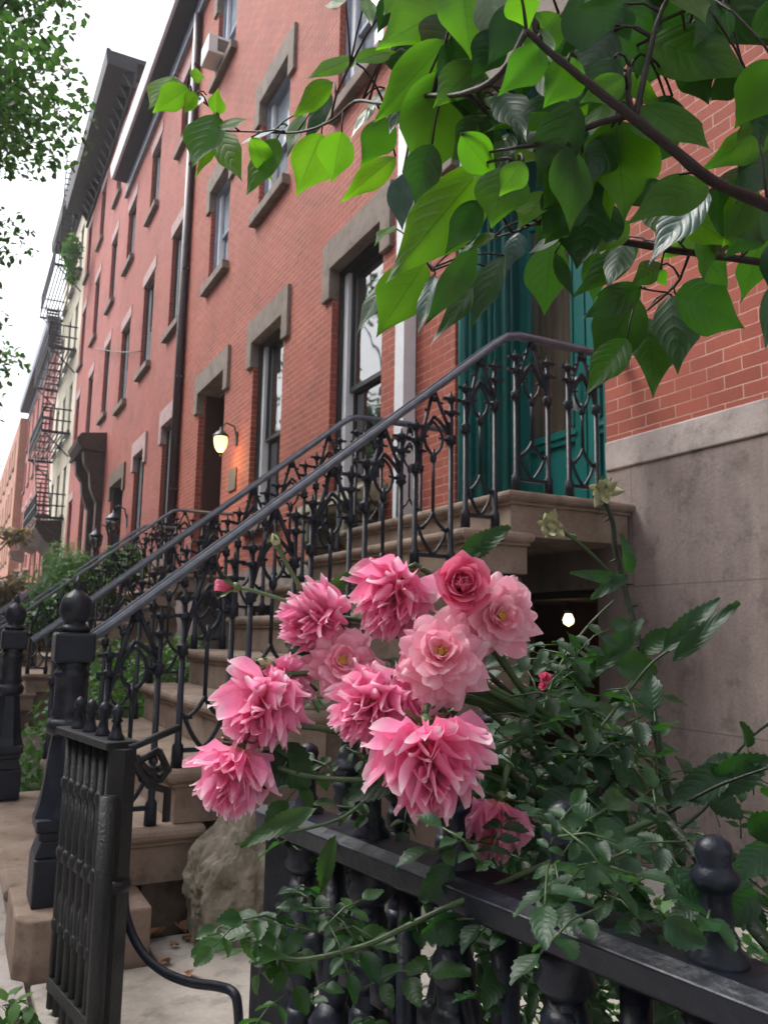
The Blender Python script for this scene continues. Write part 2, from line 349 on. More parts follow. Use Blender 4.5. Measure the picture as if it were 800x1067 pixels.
def window(parent, ya, yb, za, zb, near=True, eared=True, lint='lintel', glass='glass', frame='dark', liner='white', sill=True, x=D, split=.5):
    mb = MB(); x0 = x+.10; w = .075; x = x-.07
    mb.box(x0, x+.34, ya+.003, ya+w, za, zb-.01, 0); mb.box(x0, x+.34, yb-w, yb-.003, za, zb-.01, 0); mb.box(x0, x+.34, ya+w, yb-w, zb-w-.01, zb-.01, 0)
    l = .055 if near != 'wide' else .12
    mb.box(x0+.05, x+.41, ya+w, ya+w+l, za, zb-w-.01, 1); mb.box(x0+.05, x+.41, yb-w-l, yb-w, za, zb-w-.01, 1)
    a, b = ya+w+l, yb-w-l; zm = za+(zb-za)*split; s = .05
    for (p, q, xs) in ((zm-.02, zb-w-.02, x+.27), (za+.02, zm+.03, x+.33)):
        mb.box(xs, xs+.05, a, a+s, p, q, 0); mb.box(xs, xs+.05, b-s, b, p, q, 0)
        mb.box(xs, xs+.05, a+s, b-s, p, p+s*1.2, 0); mb.box(xs, xs+.05, a+s, b-s, q-s, q, 0)
    f = mb.build('window', [M[frame], M[liner]], parent)
    p = MB(); p.box(x+.29, x+.30, a+s*.5, b-s*.5, zm, zb-w-.04); p.box(x+.35, x+.36, a+s*.5, b-s*.5, za+.04, zm)
    p.build('pane', M[glass], f)
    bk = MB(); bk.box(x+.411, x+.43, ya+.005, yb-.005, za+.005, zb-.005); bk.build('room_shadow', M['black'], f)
    x += .07
    if sill:
        sb = MB(); sb.box(x-.13, x+.10, ya-.13, yb+.13, za-.17, za+.004); sb.build('sill', M['lintel'], f, bevel=.012)
    lintel_mb(ya, yb, zb, x, eared=eared).build('lintel', M[lint], f, bevel=.012)
    return f
def cornice(parent, y0, y1, zb, xo, bottom, h, col, brackets=0, frieze=.5):
    """soffit board, fascia and frieze"""
    mb = MB(); mb.box(xo+.08, D, y0, y1, bottom, bottom+h*.6, 0)
    mb.prism([(xo, bottom+.02), (xo+.08, bottom+.02), (xo+.08, bottom+h), (xo-.06, bottom+h), (xo-.06, bottom+h*.7)], 'y', y0, y1, 1)
    mb.box(xo+.08, D+.5, y0, y1, bottom+h*.6, bottom+h*.9, 0)
    c = mb.build('cornice', [M['soffit'], M[col]], parent)
    fr = MB(); fr.box(D-.07, D+.02, y0+.01, y1-.01, bottom-frieze, bottom-.002); fr.box(D-.12, D+.01, y0+.01, y1-.01, bottom-frieze-.07, bottom-frieze)
    fr.build('frieze', M['bluewhite'] if not brackets else M['soffit'], c)
    for i in range(brackets):
        yy = y0+.3+(y1-y0-.6)*i/(brackets-1)
        b = MB(); b.prism([(D-.07, bottom-.42), (D-.15, bottom-.40), (D-.30, bottom-.16), (D-.42, bottom-.002), (D-.07, bottom-.002)], 'y', yy-.07, yy+.07)
        b.build('bracket', M['soffit'] if i % 2 else M['dark'], c)
    return c
row_house_group = 'row houses along the street'
# --- first house, teal door
h1 = thing('row_house', 'nearest red brick row house with the teal double doorway above its brownstone stoop', 'row house', row_house_group, (D, 2.2, 0))
h1.location = (0, 0, 0)
door_op = (4.6, 6.72, 2.45, 6.75)
bops = [(4.9, 6.4, 8.75, 11.2), (1.4, 2.9, 8.75, 11.2), (4.9, 6.4, 13.6, 15.7), (1.4, 2.9, 13.6, 15.7), (1.4, 2.9, 3.5, 6.5)]
wall('brick_wall', h1, M['brick'], D, -3.4, 7.6, 2.0, 16.5, [door_op]+bops)
wall('stone_base', h1, M['base'], D-.008, -3.4, 4.598, 0, 2.72, [], ends=False)
mb = MB(); mb.box(D-.022, D+.3, -3.4, 4.597, 2.72, 2.94); mb.build('base_band', M['cap'], h1, bevel=.012)
wall('stone_base', h1, M['base'], D-.008, 4.599, 7.6, 0, 2.445, [(4.72, 6.6, 0, 1.86)], depth=.9, ends=False)
for o in bops: window(h1, *o, eared=True)
cornice(h1, -3.4, 7.59, 16.5, 3.65, 16.98, .45, 'white')
# doorway: panelled teal reveals, double door
dr = MB(); dx = 4.93
dr.box(D+.03, dx+.1, 6.66, 6.719, 2.452, 6.74)
for (xx, r) in ((D+.05, .045), (D+.13, .03), (D+.24, .06), (D+.36, .035), (D+.43, .025), (D+.55, .055), (D+.64, .03)):
    dr.tube([(xx, 6.655, 2.56), (xx, 6.655, 6.7)], r, 10)
    dr.box(xx-r, xx+r, 6.60, 6.66, 2.452, 2.56)
dr.box(D+.03, dx+.1, 4.601, 4.66, 2.452, 6.74); dr.box(D+.03, dx+.1, 4.66, 6.66, 6.60, 6.74)
dr.build('door_surround', M['teal'], h1, bevel=.006)
def leaf_door(y0, y1):
    mb = MB(); x = dx; zl, zt = 2.47, 5.75
    mb.box(x, x+.06, y0, y0+.15, zl, zt); mb.box(x, x+.06, y1-.15, y1, zl, zt)
    mb.box(x, x+.06, y0+.15, y1-.15, zl, zl+.18); mb.box(x, x+.06, y0+.15, y1-.15, 3.28, 3.42); mb.box(x, x+.06, y0+.15, y1-.15, zt-.14, zt)
    mb.box(x+.03, x+.05, y0+.15, y1-.15, zl+.18, 3.28); mb.box(x+.01, x+.045, y0+.25, y1-.25, zl+.28, 3.17)
    for yy in (y0+.15, y1-.18): mb.box(x-.015, x+.03, yy, yy+.03, 3.42, zt-.14)
    mb.box(x-.02, x+.02, y0+.12, y1-.12, 3.34, 3.37)
    d = mb.build('door', M['teal'], h1, bevel=.006)
    g = MB(); g.box(x+.03, x+.04, y0+.15, y1-.15, 3.42, zt-.14); g.build('pane', M['glass_warm'], d)
    return d
d1 = leaf_door(5.62, 6.60); d2 = leaf_door(4.66, 5.60)
hb = MB(); hb.tube([(dx-.05, 5.70, 3.55), (dx-.05, 5.70, 3.85)], .018, 8); hb.tube([(dx, 5.70, 3.55), (dx-.05, 5.70, 3.55)], .012, 6); hb.tube([(dx, 5.70, 3.85), (dx-.05, 5.70, 3.85)], .012, 6)
hb.build('handle', M['white'], d1)
mb = MB(); mb.box(dx, dx+.06, 4.66, 6.66, 5.76, 5.9); mb.box(dx+.05, dx+.06, 4.66, 6.66, 5.9, 6.6); mb.build('transom', M['teal'], h1)
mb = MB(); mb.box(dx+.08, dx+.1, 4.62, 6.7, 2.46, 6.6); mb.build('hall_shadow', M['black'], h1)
mb = lintel_mb(4.6, 6.72, 6.75, drop=.45); mb.build('lintel', M['lintel'], h1, bevel=.012)
# basement door under the stoop
mb = MB(); mb.box(D+.86, D+.93, 4.60, 6.75, -.05, 2.1); mb.box(D+.83, D+.86, 5.0, 5.9, .02, 1.7); mb.build('basement_door', M['reddoor'], h1, bevel=.008)
mb = MB(); mb.box(D+.02, D+.86, 4.73, 6.59, 1.80, 1.857); mb.build('door_head_shade', M['black'], h1)  # black board added over the lamp-lit reveal, standing in for shade
# --- second house, two tall windows and lit doorway
h2 = thing('row_house', 'red brick row house with the lit lamp, between the white and the dark downspouts', 'row house', row_house_group)
ops2 = [(8.34, 9.85, 3.25, 6.42), (11.72, 13.2, 3.25, 6.42)]
rb = [(8.45, 9.85, 8.8, 11.0), (11.85, 13.3, 8.8, 11.0), (15.15, 16.55, 8.7, 10.85)]
rc = [(8.45, 9.85, 13.6, 15.75), (11.9, 13.3, 13.6, 15.75), (15.3, 16.75, 13.55, 15.75)]
do2 = (14.85, 16.75, 2.5, 6.42)
wall('brick_wall', h2, M['brick'], D, 7.604, 18.4, 2.5, 16.5, ops2+rb+rc+[do2], depth=.43)
wall('stone_base', h2, M['base'], D, 7.604, 18.4, 0, 2.499, [(8.5, 9.7, .6, 1.9), (11.9, 13.1, .6, 1.9)], ends=False)
for o in ops2: window(h2, *o, near='wide', split=.45, sill=True)
for o in ((8.5, 9.7, .6, 1.9), (11.9, 13.1, .6, 1.9)): window(h2, *o, eared=False)
for o in rb[:1]+rc: window(h2, *o, glass='glass_pale', frame='bluewhite', near='wide')
for o in rb[1:]: window(h2, *o, glass='glass_pale', frame='bluewhite', near='wide')
cornice(h2, 7.61, 18.39, 16.5, 3.65, 16.98, .45, 'white')
mb = lintel_mb(do2[0], do2[1], do2[3]); mb.build('lintel', M['lintel'], h2, bevel=.012)
mb = MB(); mb.box(D+1.5, D+1.55, 14.7, 16.9, 2.5, 6.4); mb.box(D+1.44, D+1.5, 15.2, 16.4, 2.5, 5.4)
mb.build('door', M['reddoor'], h2)
mb = MB(); mb.box(D+.43, D+1.5, 14.8, 14.85, 2.5, 6.42); mb.box(D+.14, D+1.5, 16.70, 16.8, 2.5, 6.40); mb.box(D+.43, D+1.5, 14.85, 16.75, 6.42, 6.5); mb.box(D+.03, D+1.5, 14.85, 16.75, 2.42, 2.49)
mb.build('vestibule', M['reddoor'], h2)
# mossy ledge under the first window
mb = MB(); mb.prism([(3.72, 2.95), (D, 2.95), (D, 3.20), (4.0, 3.18), (3.82, 3.08)], 'y', 8.1, 9.95)
mb.prism([(3.78, 2.86), (D, 2.86), (D, 2.95), (3.74, 2.95)], 'y', 8.16, 9.9)
for yy in (8.35, 9.45):
    mb.prism([(3.80, 2.86), (3.80, 2.62), (3.92, 2.45), (3.98, 2.1), (D, 1.95), (D, 2.86)], 'y', yy, yy+.24)
M['moss'] = stonemat('mossy_brownstone', (.13, .13, .07), (.24, .225, .15), (.34, .31, .23), False, 5)
mb.build('balcony_ledge', M['moss'], h2, bevel=.03)
# --- third house
h3 = thing('row_house', 'red brick row house with pale lilac lintels, just past the dark downspout', 'row house', row_house_group)
ops3 = [(18.75, 20.15, 3.1, 6.45), (22.3, 23.7, 3.1, 6.35)]; do3 = (25.35, 27.5, 2.6, 6.05)
rb3 = [(18.9, 20.3, 8.85, 11.5), (22.4, 23.85, 8.8, 11.5), (25.9, 27.4, 8.6, 11.3)]
rc3 = [(18.9, 20.1, 13.75, 15.7), (22.6, 23.85, 13.6, 15.7), (26.2, 27.6, 13.5, 15.6)]
wall('brick_wall', h3, M['brick_far'], D, 18.404, 28.2, 2.5, 16.5, ops3+rb3+rc3+[do3])
wall('stone_base', h3, M['base'], D, 18.404, 28.2, 0, 2.499, [], ends=False)
for o in ops3: window(h3, *o, lint='pink_lintel', split=.3)
for o in rb3: window(h3, *o, eared=False, lint='pink_lintel')
for o in rc3: window(h3, *o, eared=False, lint='pink_lintel')
cornice(h3, 18.41, 28.19, 16.5, 3.65, 16.98, .45, 'white')
lintel_mb(do3[0], do3[1], do3[3]).build('lintel', M['brown'], h3)
mb = MB(); mb.box(D+.36, D+.46, 25.35, 27.5, 2.6, 6.05); mb.box(D+.08, D+.36, 27.38, 27.49, 2.6, 6.03); mb.build('door', M['dark'], h3)
# --- fourth, taller house
h4 = thing('row_house', 'taller rose red row house with deep bracketed dark cornice and heavy carved door hood', 'row house', row_house_group)
cols = [(29.8, 31.1), (33.9, 35.2), (37.9, 39.1)]
op4 = [(a, b, z0, z1) for (a, b) in cols for (z0, z1) in ((17.6, 20.1), (13.35, 16.0), (9.1, 11.8))] + [(33.9, 35.2, 4.4, 7.1), (37.9, 39.1, 4.4, 7.1)]
do4 = (29.7, 31.3, 2.6, 6.6)
wall('brick_wall', h4, M['brick_pink'], D, 28.2, 39.7, 2.5, 20.9, op4+[do4])
wall('stone_base', h4, M['brown'], D, 28.21, 39.7, 0, 2.499, [], ends=False)
for o in op4: window(h4, *o, eared=False, lint='pink_lintel')
cornice(h4, 28.0, 39.7, 20.9, 3.22, 21.15, .6, 'soffit', brackets=16, frieze=.55)
mb = MB(); mb.box(D+.35, D+.4, 29.7, 31.3, 2.6, 6.6); mb.box(D+.05, D+.35, 31.2, 31.29, 2.6, 6.58); mb.build('door', M['dark'], h4)
mb = MB()
mb.prism([(3.25, 7.95), (3.3, 7.8), (3.45, 7.6), (D, 7.5), (D, 8.25), (3.4, 8.15)], 'y', 29.2, 31.8)
for yy in (29.25, 31.3):
    mb.prism([(3.5, 7.55), (3.55, 7.1), (3.75, 6.8), (3.8, 6.3), (3.97, 5.9), (D, 5.5), (D, 7.5)], 'y', yy, yy+.45)
    mb.box(D-.2, D, yy, yy+.4, 2.5, 5.8)
M['hood'] = simple('dark_brown_painted_stone', (.045, .028, .024), (.085, .055, .045), 6, .8)
mb.build('door_hood', M['hood'], h4, bevel=.03)
# --- cream house with fire escape, pink houses beyond
h5 = thing('apartment_house', 'cream painted apartment house behind the iron fire escape', 'apartment house')
cols5 = [(41.2, 42.3), (44.0, 45.1), (46.8, 47.9)]
op5 = [(a, b, z, z+2.4) for (a, b) in cols5 for z in (6.8, 10.9, 15.0, 19.1)]
wall('wall', h5, M['cream'], D, 39.7, 49.5, 0, 23.2, op5)
for o in op5: window(h5, *o, eared=False, lint='cream', sill=True)
cornice(h5, 39.72, 49.5, 23, 3.4, 23.2, .6, 'soffit', brackets=8)
mb = MB(); mb.prism([(3.1, 6.5), (3.05, 6.2), (3.5, 5.6), (3.9, 5.2), (D, 5.1), (D, 6.6)], 'y', 41.5, 46.5); mb.box(3.9, D, 41.5, 42.2, 0, 5.2); mb.box(3.9, D, 45.8, 46.5, 0, 5.2)
mb.build('door_hood', M['hood'], h5, bevel=.04)
h6 = thing('row_house', 'distant pink brick row house with pale grey cornice left of the fire escape', 'row house', row_house_group)
op6 = [(a, a+1.3, z, z+2.4) for a in (51, 54.6, 58.2, 62, 66, 70) for z in (4.2, 8.2, 12.2, 15.6)]
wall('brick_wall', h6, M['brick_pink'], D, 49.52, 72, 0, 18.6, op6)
for o in op6: window(h6, *o, eared=False, lint='pink_lintel')
cornice(h6, 49.55, 72, 18.6, 3.5, 18.9, .5, 'bluewhite', brackets=0)
for i, yy in enumerate((56, 64.5)):
    mb = MB(); mb.prism([(3.2, 6.9), (3.4, 6.5), (D, 6.2), (D, 7.1)], 'y', yy, yy+2); mb.build('door_hood', M['brown'], h6)
h7 = thing('apartment_house', 'hazy orange brick block closing the far end of the street', 'apartment house')
op7 = [(a, a+1.5, z, z+2.4) for a in (76, 80, 84, 90, 96, 102, 108) for z in (3, 7, 11, 15)]
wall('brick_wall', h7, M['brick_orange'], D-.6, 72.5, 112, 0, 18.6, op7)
for o in op7: window(h7, *o, eared=False, lint='pink_lintel', x=D-.6)
# downspouts, cable, plaque
def pipe(label, y, mat, r, zt, box=False):
    t = MB()
    if box: t.box(D-.16, D-.012, y-r, y+r, 1.2, zt)
    else: t.tube([(D-.10, y, .1), (D-.10, y, zt)], r, 10)
    z = 2.0
    while z < zt and not box: t.box(D-.17, D-.002, y-r*1.3, y+r*1.3, z, z+.05, 0); z += 2.6
    o = t.build('downspout', mat); tag(o, label, 'downspout')
pipe('white square downspout on the brick between the teal doorway and the first tall window', 7.60, M['white'], .10, 16.4, True)
pipe('thin dark purple downspout running full height between the second and third houses', 18.36, M['pipe'], .10, 16.4)
t = MB(); t.tube([onx(100+i*16, 363+[0, 3, 4, 3, 4, 2][i], D-.1) for i in range(4)], .018, 5); tag(t.build('cable', M['dark']), 'thin dark cable sagging across the rose red house front', 'cable')
p = onx(243, 500, D); t = MB(); t.box(D-.03, D-.002, p.y-.22, p.y+.22, p.z-.2, p.z+.2); tag(t.build('plaque', M['brass'], bevel=.01), 'small square bronze plaque on brick between second window and lit doorway', 'plaque')
# ------------------------------------------------------------------ lamps
def lantern(name, label, c, s, lit, group=None):
    """carriage lamp: hood, glass body, base and scroll arm back to the wall"""
    c = Vector(c); t = thing(name, label, 'lamp', group, c)
    b = MB(); b.lathe((0, 0, 0), [(.0, .34*s), (.03*s, .33*s), (.03*s, .26*s), (.10*s, .22*s), (.17*s, .14*s), (.19*s, .11*s), (.17*s, .10*s)], 10)
    b.build('lamp_hood', M['iron'], t)
    g = MB(); g.lathe((0, 0, 0), [(.15*s, .10*s), (.16*s, 0), (.13*s, -.14*s), (.06*s, -.24*s), (.0, -.25*s)], 10); g.build('lamp_glass', M['lit'] if lit else M['glass'], t)
    k = MB(); k.lathe((0, 0, 0), [(.01, -.25*s), (.035*s, -.27*s), (.01*s, -.34*s)], 8)
    if not lit:
        for j in range(6):
            a = j*math.pi/3; k.tube([(.17*s*math.cos(a), .17*s*math.sin(a), .1*s), (.14*s*math.cos(a), .14*s*math.sin(a), -.14*s), (.03*s*math.cos(a), .03*s*math.sin(a), -.26*s)], .012*s, 4)
    xw = D-c.x
    k.tube([(0, 0, .33*s), (xw*.3, 0, .45*s), (xw*.8, 0, .38*s), (xw*.95, 0, .15*s), (xw, 0, .1*s)], .018*s, 6)
    k.box(xw-.03, xw-.003, -.07*s, .07*s, -.05*s, .25*s)
    k.build('lamp_arm', M['iron'], t); return t
lp = onx(230, 460, 3.93)
lantern('wall_lamp', 'lit wall lamp glowing yellow beside the open dark doorway', lp, .78, True)
ld = bpy.data.lights.new('lamp_light', 'POINT'); ld.energy = 3.5; ld.color = (1, .66, .3); ld.shadow_soft_size = .1
lo = bpy.data.objects.new('lamp_light', ld); C.objects.link(lo); lo.location = lp + Vector((-.05, -.05, -.42)); LIGHTS = [lo]
lantern('wall_lamp', 'unlit black lantern on the near side of the third house doorway', onx(118, 546, 3.85), 1.2, False, 'pair of unlit lanterns')
lantern('wall_lamp', 'unlit black lantern hanging lower beside the carved door hood', onx(100, 563, 3.85), 1.2, False, 'pair of unlit lanterns')
p = onx(592, 646, 4.55); tl = thing('basement_lamp', 'small glowing bulb over the basement door under the stoop', 'lamp', None, p)
b = MB(); b.lathe((0, 0, 0), [(.0, -.055), (.04, -.03), (.048, 0), (.03, .045), (.02, .06)], 12); b.build('bulb', M['bulb'], tl)
b = MB(); b.lathe((0, 0, 0), [(.03, .05), (.04, .08), (.03, .12), (.012, .13), (.012, .22)], 10); b.build('lamp_holder', M['dark'], tl)
ld = bpy.data.lights.new('basement_light', 'POINT'); ld.energy = .12; ld.color = (1, .6, .28); ld.shadow_soft_size = .06
lo = bpy.data.objects.new('basement_light', ld); C.objects.link(lo); lo.location = p + Vector((-.1, 0, -.12)); LIGHTS.append(lo)
# air conditioner
ac = thing('air_conditioner', 'white window air conditioner sitting on a third floor sill', 'air conditioner', None, (4.02, 16.05, 13.56)); ac.scale = (.8, .8, .8)
b = MB(); b.box(-.30, .30, -.38, .38, 0, .52); b.build('casing', M['ac'], ac, bevel=.02)
b = MB(); b.box(-.06, .24, -.388, -.382, .08, .44)
for k in range(7): b.box(-.05, .23, -.40, -.389, .11+k*.046, .13+k*.046)
b.build('grille', M['lintel'], ac)
b = MB(); b.box(-.307, -.302, -.30, .30, .08, .44); b.build('rear_grille', M['white'], ac)
# ------------------------------------------------------------------ stoop
TZ = [.25+.275*k for k in range(9)]; TX = [.33+.35*k for k in range(9)]
def make_stoop():
    st = thing('stoop', 'nearest brownstone stoop climbing to the teal doorway', 'stoop', 'stoops along the row')
    for k in range(9):
        mb = MB(); x0 = TX[k]; z1 = TZ[k]; z0 = z1-.275; x1 = x0+.56 if k < 8 else D-.003
        y0, y1 = 4.316, 6.98
        if k == 0: y0, y1 = 4.62, 7.25; z0 = -.1; x1 = x0+.70; z1 -= .012
        if k == 8: z0 = z1-.30
        zn = z1-.095
        mb.box(x0+.05, x1-.03, y0+.05, y1-.05, z0+.002, zn)
        # nosing: rounded band standing proud of the riser with a cove beneath
        n = 6; prof = [(0.05, -.095), (.03, -.09), (.028, -.078)]
        for i in range(n+1):
            a = -math.pi/2 + math.pi*i/n; prof.append((.035-.035*math.cos(a), -.036+.036*math.sin(a)))
        rings = []
        for (o, dz) in prof: rings.append([(x0+o, y0+o, z1+dz), (x1-.0-o*.6, y0+o, z1+dz), (x1-.0-o*.6, y1-o, z1+dz), (x0+o, y1-o, z1+dz)])
        vs = [p for r_ in rings for p in r_]; m_ = len(rings)
        fs = [(i*4+j, i*4+(j+1) % 4, (i+1)*4+(j+1) % 4, (i+1)*4+j) for i in range(m_-1) for j in range(4)] + [tuple((m_-1)*4+j for j in range(4)), (3, 2, 1, 0)]
        mb.add(vs, fs)
        mb.build('step' if k < 8 else 'landing_slab', M['tread'], st, bevel=.006)
    mb = MB(); mb.prism([(.35, 4.10), (.42, 4.03), (.92, 4.03), (.92, 4.60), (.35, 4.60)], 'z', -.1, .25); mb.build('newel_block', M['tread'], st, bevel=.012)
    mb = MB()
    mb.prism([(.95, -.1), (3.36, -.1), (3.36, 1.60), (3.30, 1.88), (2.95, 1.88), (.95, .32)], 'y', 4.42, 6.88)
    mb.build('side_wall', M['brown'], st)
    return st
stoop = make_stoop()
# ------------------------------------------------------------------ railing
def arc(p, q, bulge, n=5):
    """points from p to q (x,z) bowing sideways"""
    dx, dz = q[0]-p[0], q[1]-p[1]; out = []
    for i in range(n+1):
        t = i/n; b = bulge*4*t*(1-t); out.append((p[0]+dx*t-dz*b, p[1]+dz*t+dx*b))
    return out
def rail_unit(mb, y, xa, xb, zf, top, r=.0185, H=1.08, slope=None, fb=None):
    """one gothic panel: two pinnacled posts, gable, cusped arch, centre bar and pierced lozenge; top(x) is the height of the rail"""
    P = lambda x, z: (x, y, z)
    fb = zf if fb is None else fb
    for x, z0 in ((xa, zf), (xb, fb)):
        zt = top(x)-.12; zr = top(x)-.42
        mb.tube([P(x, z0), P(x, z0+.11), P(x, z0+.125), P(x, zt-.06)], [.033, .030, r, r*.82], 8)
        mb.lathe(P(x, zr), [(r, -.035), (.036, -.02), (.028, 0), (.036, .02), (r, .035)], 8)
        for dz in (.10, .19):
            mb.box(x-.060, x+.060, y-.013, y+.013, zr+.07+dz, zr+.088+dz)
            mb.lathe(P(x, zr+.07+dz), [(r, -.01), (.03, .0), (.03, .02), (r, .03)], 6)
        mb.lathe(P(x, zt-.06), [(.016, 0), (.026, .02), (.012, .04), (.003, .085)], 6)
    xm = (xa+xb)/2; w = (xb-xa)/2
    apex = top(xm)-.02
    zra, zrb = top(xa)-.40, top(xb)-.40
    for (x, zr) in ((xa, zra), (xb, zrb)):
        mb.tube([P(x, zr+.02), P(x+(xm-x)*.35, zr+(apex-zr)*.42), P(xm-(xm-x)*.06, apex)], [.014, .013, .014], 6)
        for t in (.3, .52, .74):      # crockets
            cx, cz = x+(xm-x)*t, zr+(apex-zr)*t; s_ = -1 if x < xm else 1
            mb.tube([P(cx, cz), P(cx+s_*.032, cz+.012)], [.011, .008], 5)
        sg = 1 if x < xm else -1; zc = (zra+zrb)/2-.01
        mb.tube([P(*q) for q in arc((x, zr-.01), (xm, zc+.235), sg*.07)], .012, 6)
        sx = x+(xm-x)*.48
        mb.tube([P(*q) for q in arc((xm, zc-.02), (sx, zc+.095), sg*.13)], .011, 6)
        mb.tube([P(*q) for q in arc((sx, zc+.095), (xm, zc+.20), sg*.10)], .010, 6)
        mb.tube([P(sx-sg*.03, zc+.09), P(sx+sg*.028, zc+.10)], [.010, .007], 5)
    mb.lathe(P(xm, top(xm)-.06), [(.01, -.02), (.03, 0), (.02, .03), (.01, .05)], 6)
    zc = (zra+zrb)/2-.01; zb_ = (zf+fb)/2; zd1, zd0 = zb_+.36, zb_+.09; zm = (zd0+zd1)/2
    mb.tube([P(xm, zd1), P(xm, zc+.02)], .012, 6); mb.lathe(P(xm, zc-.05), [(.012, -.02), (.024, 0), (.024, .03), (.012, .05)], 6)
    for s_ in (-1, 1):
        mb.tube([P(*q) for q in arc((xm, zd1), (xm+s_*w*.78, zm+.02), s_*-.10)], .012, 6)
        mb.tube([P(*q) for q in arc((xm+s_*w*.78, zm+.03), (xm, zd0), s_*.06)], .012, 6)
        mb.tube([P(xm+s_*w*.78, zm+.025), P(xm+s_*w*.48, zm+.03)], [.013, .009], 5)
        mb.tube([P(xm+s_*w*.74, zm+.03), P(xm+s_*w*.92, zm+.05)], [.010, .006], 5)
    mb.box(xa, xb, y-.012, y+.012, zb_+.075, zb_+.098)
def make_railing(y, label, wall_end=D, group='iron stoop railings', second=False):
    t = thing('stoop_railing', label, 'railing', group)
    top = lambda x: min(1.47+(x-.66)*.811, 3.53)
    units = [(.72, .97), (1.09, 1.35), (1.45, 1.70), (1.80, 2.04), (2.14, 2.38), (2.48, 2.74), (2.85, 3.08), (3.25, 3.52), (3.70, 3.95)]
    for k, (a, b) in enumerate(units):
        mb = MB(); zf = TZ[min(k+1, 8)]; fb = None
        if k == 0: zf = TZ[1]; fb = TZ[1]
        rail_unit(mb, y, a, b, zf, top, fb=fb)
        mb.build('gothic_panel', M['iron'], t)
    mb = MB()
    prof = [(-.036, -.012), (-.040, .004), (-.030, .020), (-.012, .024), (-.010, .034), (.010, .034), (.012, .024), (.030, .020), (.040, .004), (.036, -.012), (.012, -.022), (-.012, -.022)]
    path = [(.56, 1.40), (.72, 1.52), (1.2, 1.908), (1.7, 2.313), (2.2, 2.719), (2.7, 3.125), (3.10, 3.449), (3.18, 3.505), (3.27, 3.528), (3.5, 3.53), (wall_end, 3.53)]
    vs = []
    for i, (x, z) in enumerate(path):
        a = path[max(i-1, 0)]; b = path[min(i+1, len(path)-1)]; d = Vector((b[0]-a[0], b[1]-a[1])).normalized()
        for (o, h) in prof: vs.append((x-d.y*h, y+o, z+d.x*h))
    n = len(prof); fs = [(i*n+j, i*n+(j+1) % n, (i+1)*n+(j+1) % n, (i+1)*n+j) for i in range(len(path)-1) for j in range(n)]
    mb.add(vs, fs, smooth=False); mb.build('handrail', M['rail'], t)
    return t
rn = make_railing(4.40, 'nearest cast iron gothic railing with polished handrail climbing beside the roses to the teal door')
rf = make_railing(6.90, 'far side gothic railing of the nearest stoop, seen behind the closer one')
def make_newel(x, y, z0, label):
    t = thing('newel_post', label, 'newel post', 'newel posts at the foot of stoops', (x, y, z0))
    b = MB(); b.box(-.135, .135, -.135, .135, 0, .22)
    b.prism([(-.135, .22), (.135, .22), (.105, .30), (-.105, .30)], 'y', -.12, .12); b.box(-.135, .135, -.135, .135, .34, .40); b.box(-.12, .12, -.12, .12, .30, .34)
    b.build('plinth', M['iron'], t, bevel=.01)
    b = MB(); b.lathe((0, 0, 0), [(.15, .40), (.13, .46), (.115, .55), (.095, .72), (.082, .79)], 8, ph=.5, smooth=False)
    b.lathe((0, 0, 0), [(.08, .78), (.11, .80), (.118, .83), (.105, .86), (.085, .87), (.10, .89), (.085, .92), (.082, 1.0), (.085, 1.06), (.10, 1.08), (.085, 1.10), (.075, 1.115), (.095, 1.14)], 20)
    b.build('shaft', M['iron'], t)
    b = MB(); b.box(-.105, .105, -.105, .105, 1.14, 1.29); b.build('square_block', M['iron'], t, bevel=.016)
    b = MB(); b.lathe((0, 0, 1.29), [(.08, 0), (.09, .02), (.065, .035), (.055, .05), (.07, .062), (.084, .09), (.088, .125), (.080, .165), (.056, .195), (.032, .21), (.020, .222), (.027, .24), (.018, .262), (.003, .29)], 24)
    b.build('ball_finial', M['iron'], t)
    return t
n1 = make_newel(.535, 4.31, .25, 'large near black newel post with ball finial at the stoop foot')
n1.scale = (.88, .88, .955)
n2 = make_newel(.43, 6.95, .25, 'farther black newel post with ball finial at the left picture edge')
# further stoops with their rails and newels
stoop_lab = ['brownstone stoop of the house with the lit lamp, mostly behind ironwork', 'brownstone stoop of the lantern lit third doorway', 'distant brownstone stoop below the carved door hood', 'far stoop of the cream house', 'farthest visible stoop of the pink houses']
rail_lab = ['near iron railing of the second stoop rising left of the lit doorway', 'near railing of the third stoop, dark and dense', 'near railing of the stoop below the carved hood', 'near railing of the cream house stoop', 'near railing of the farthest stoop']
rail_lab2 = ['far iron railing of the second stoop, turning level at the lit doorway', 'far railing of the third stoop by the lanterns', 'far railing of the stoop below the carved hood', 'far railing of the cream house stoop', 'far railing of the farthest stoop']
nw_lab = ['newel post of the second stoop, small in the distance', 'newel post of the third stoop', 'newel post of the stoop below the carved hood', 'newel post of the cream house stoop', 'newel post of the farthest stoop']
n2.scale = (.86, .86, .955)
for i, dy in enumerate((9.6, 20.3, 24.6, 36.5, 50)):
    c = copy_tree(stoop); c.location.y += dy; c['label'] = stoop_lab[i]
    c = copy_tree(rn); c.location.y += dy; c['label'] = rail_lab[i]
    c = copy_tree(rf); c.location.y += dy; c['label'] = rail_lab2[i]
    c = copy_tree(n1); c.location.y += dy; c['label'] = nw_lab[i]
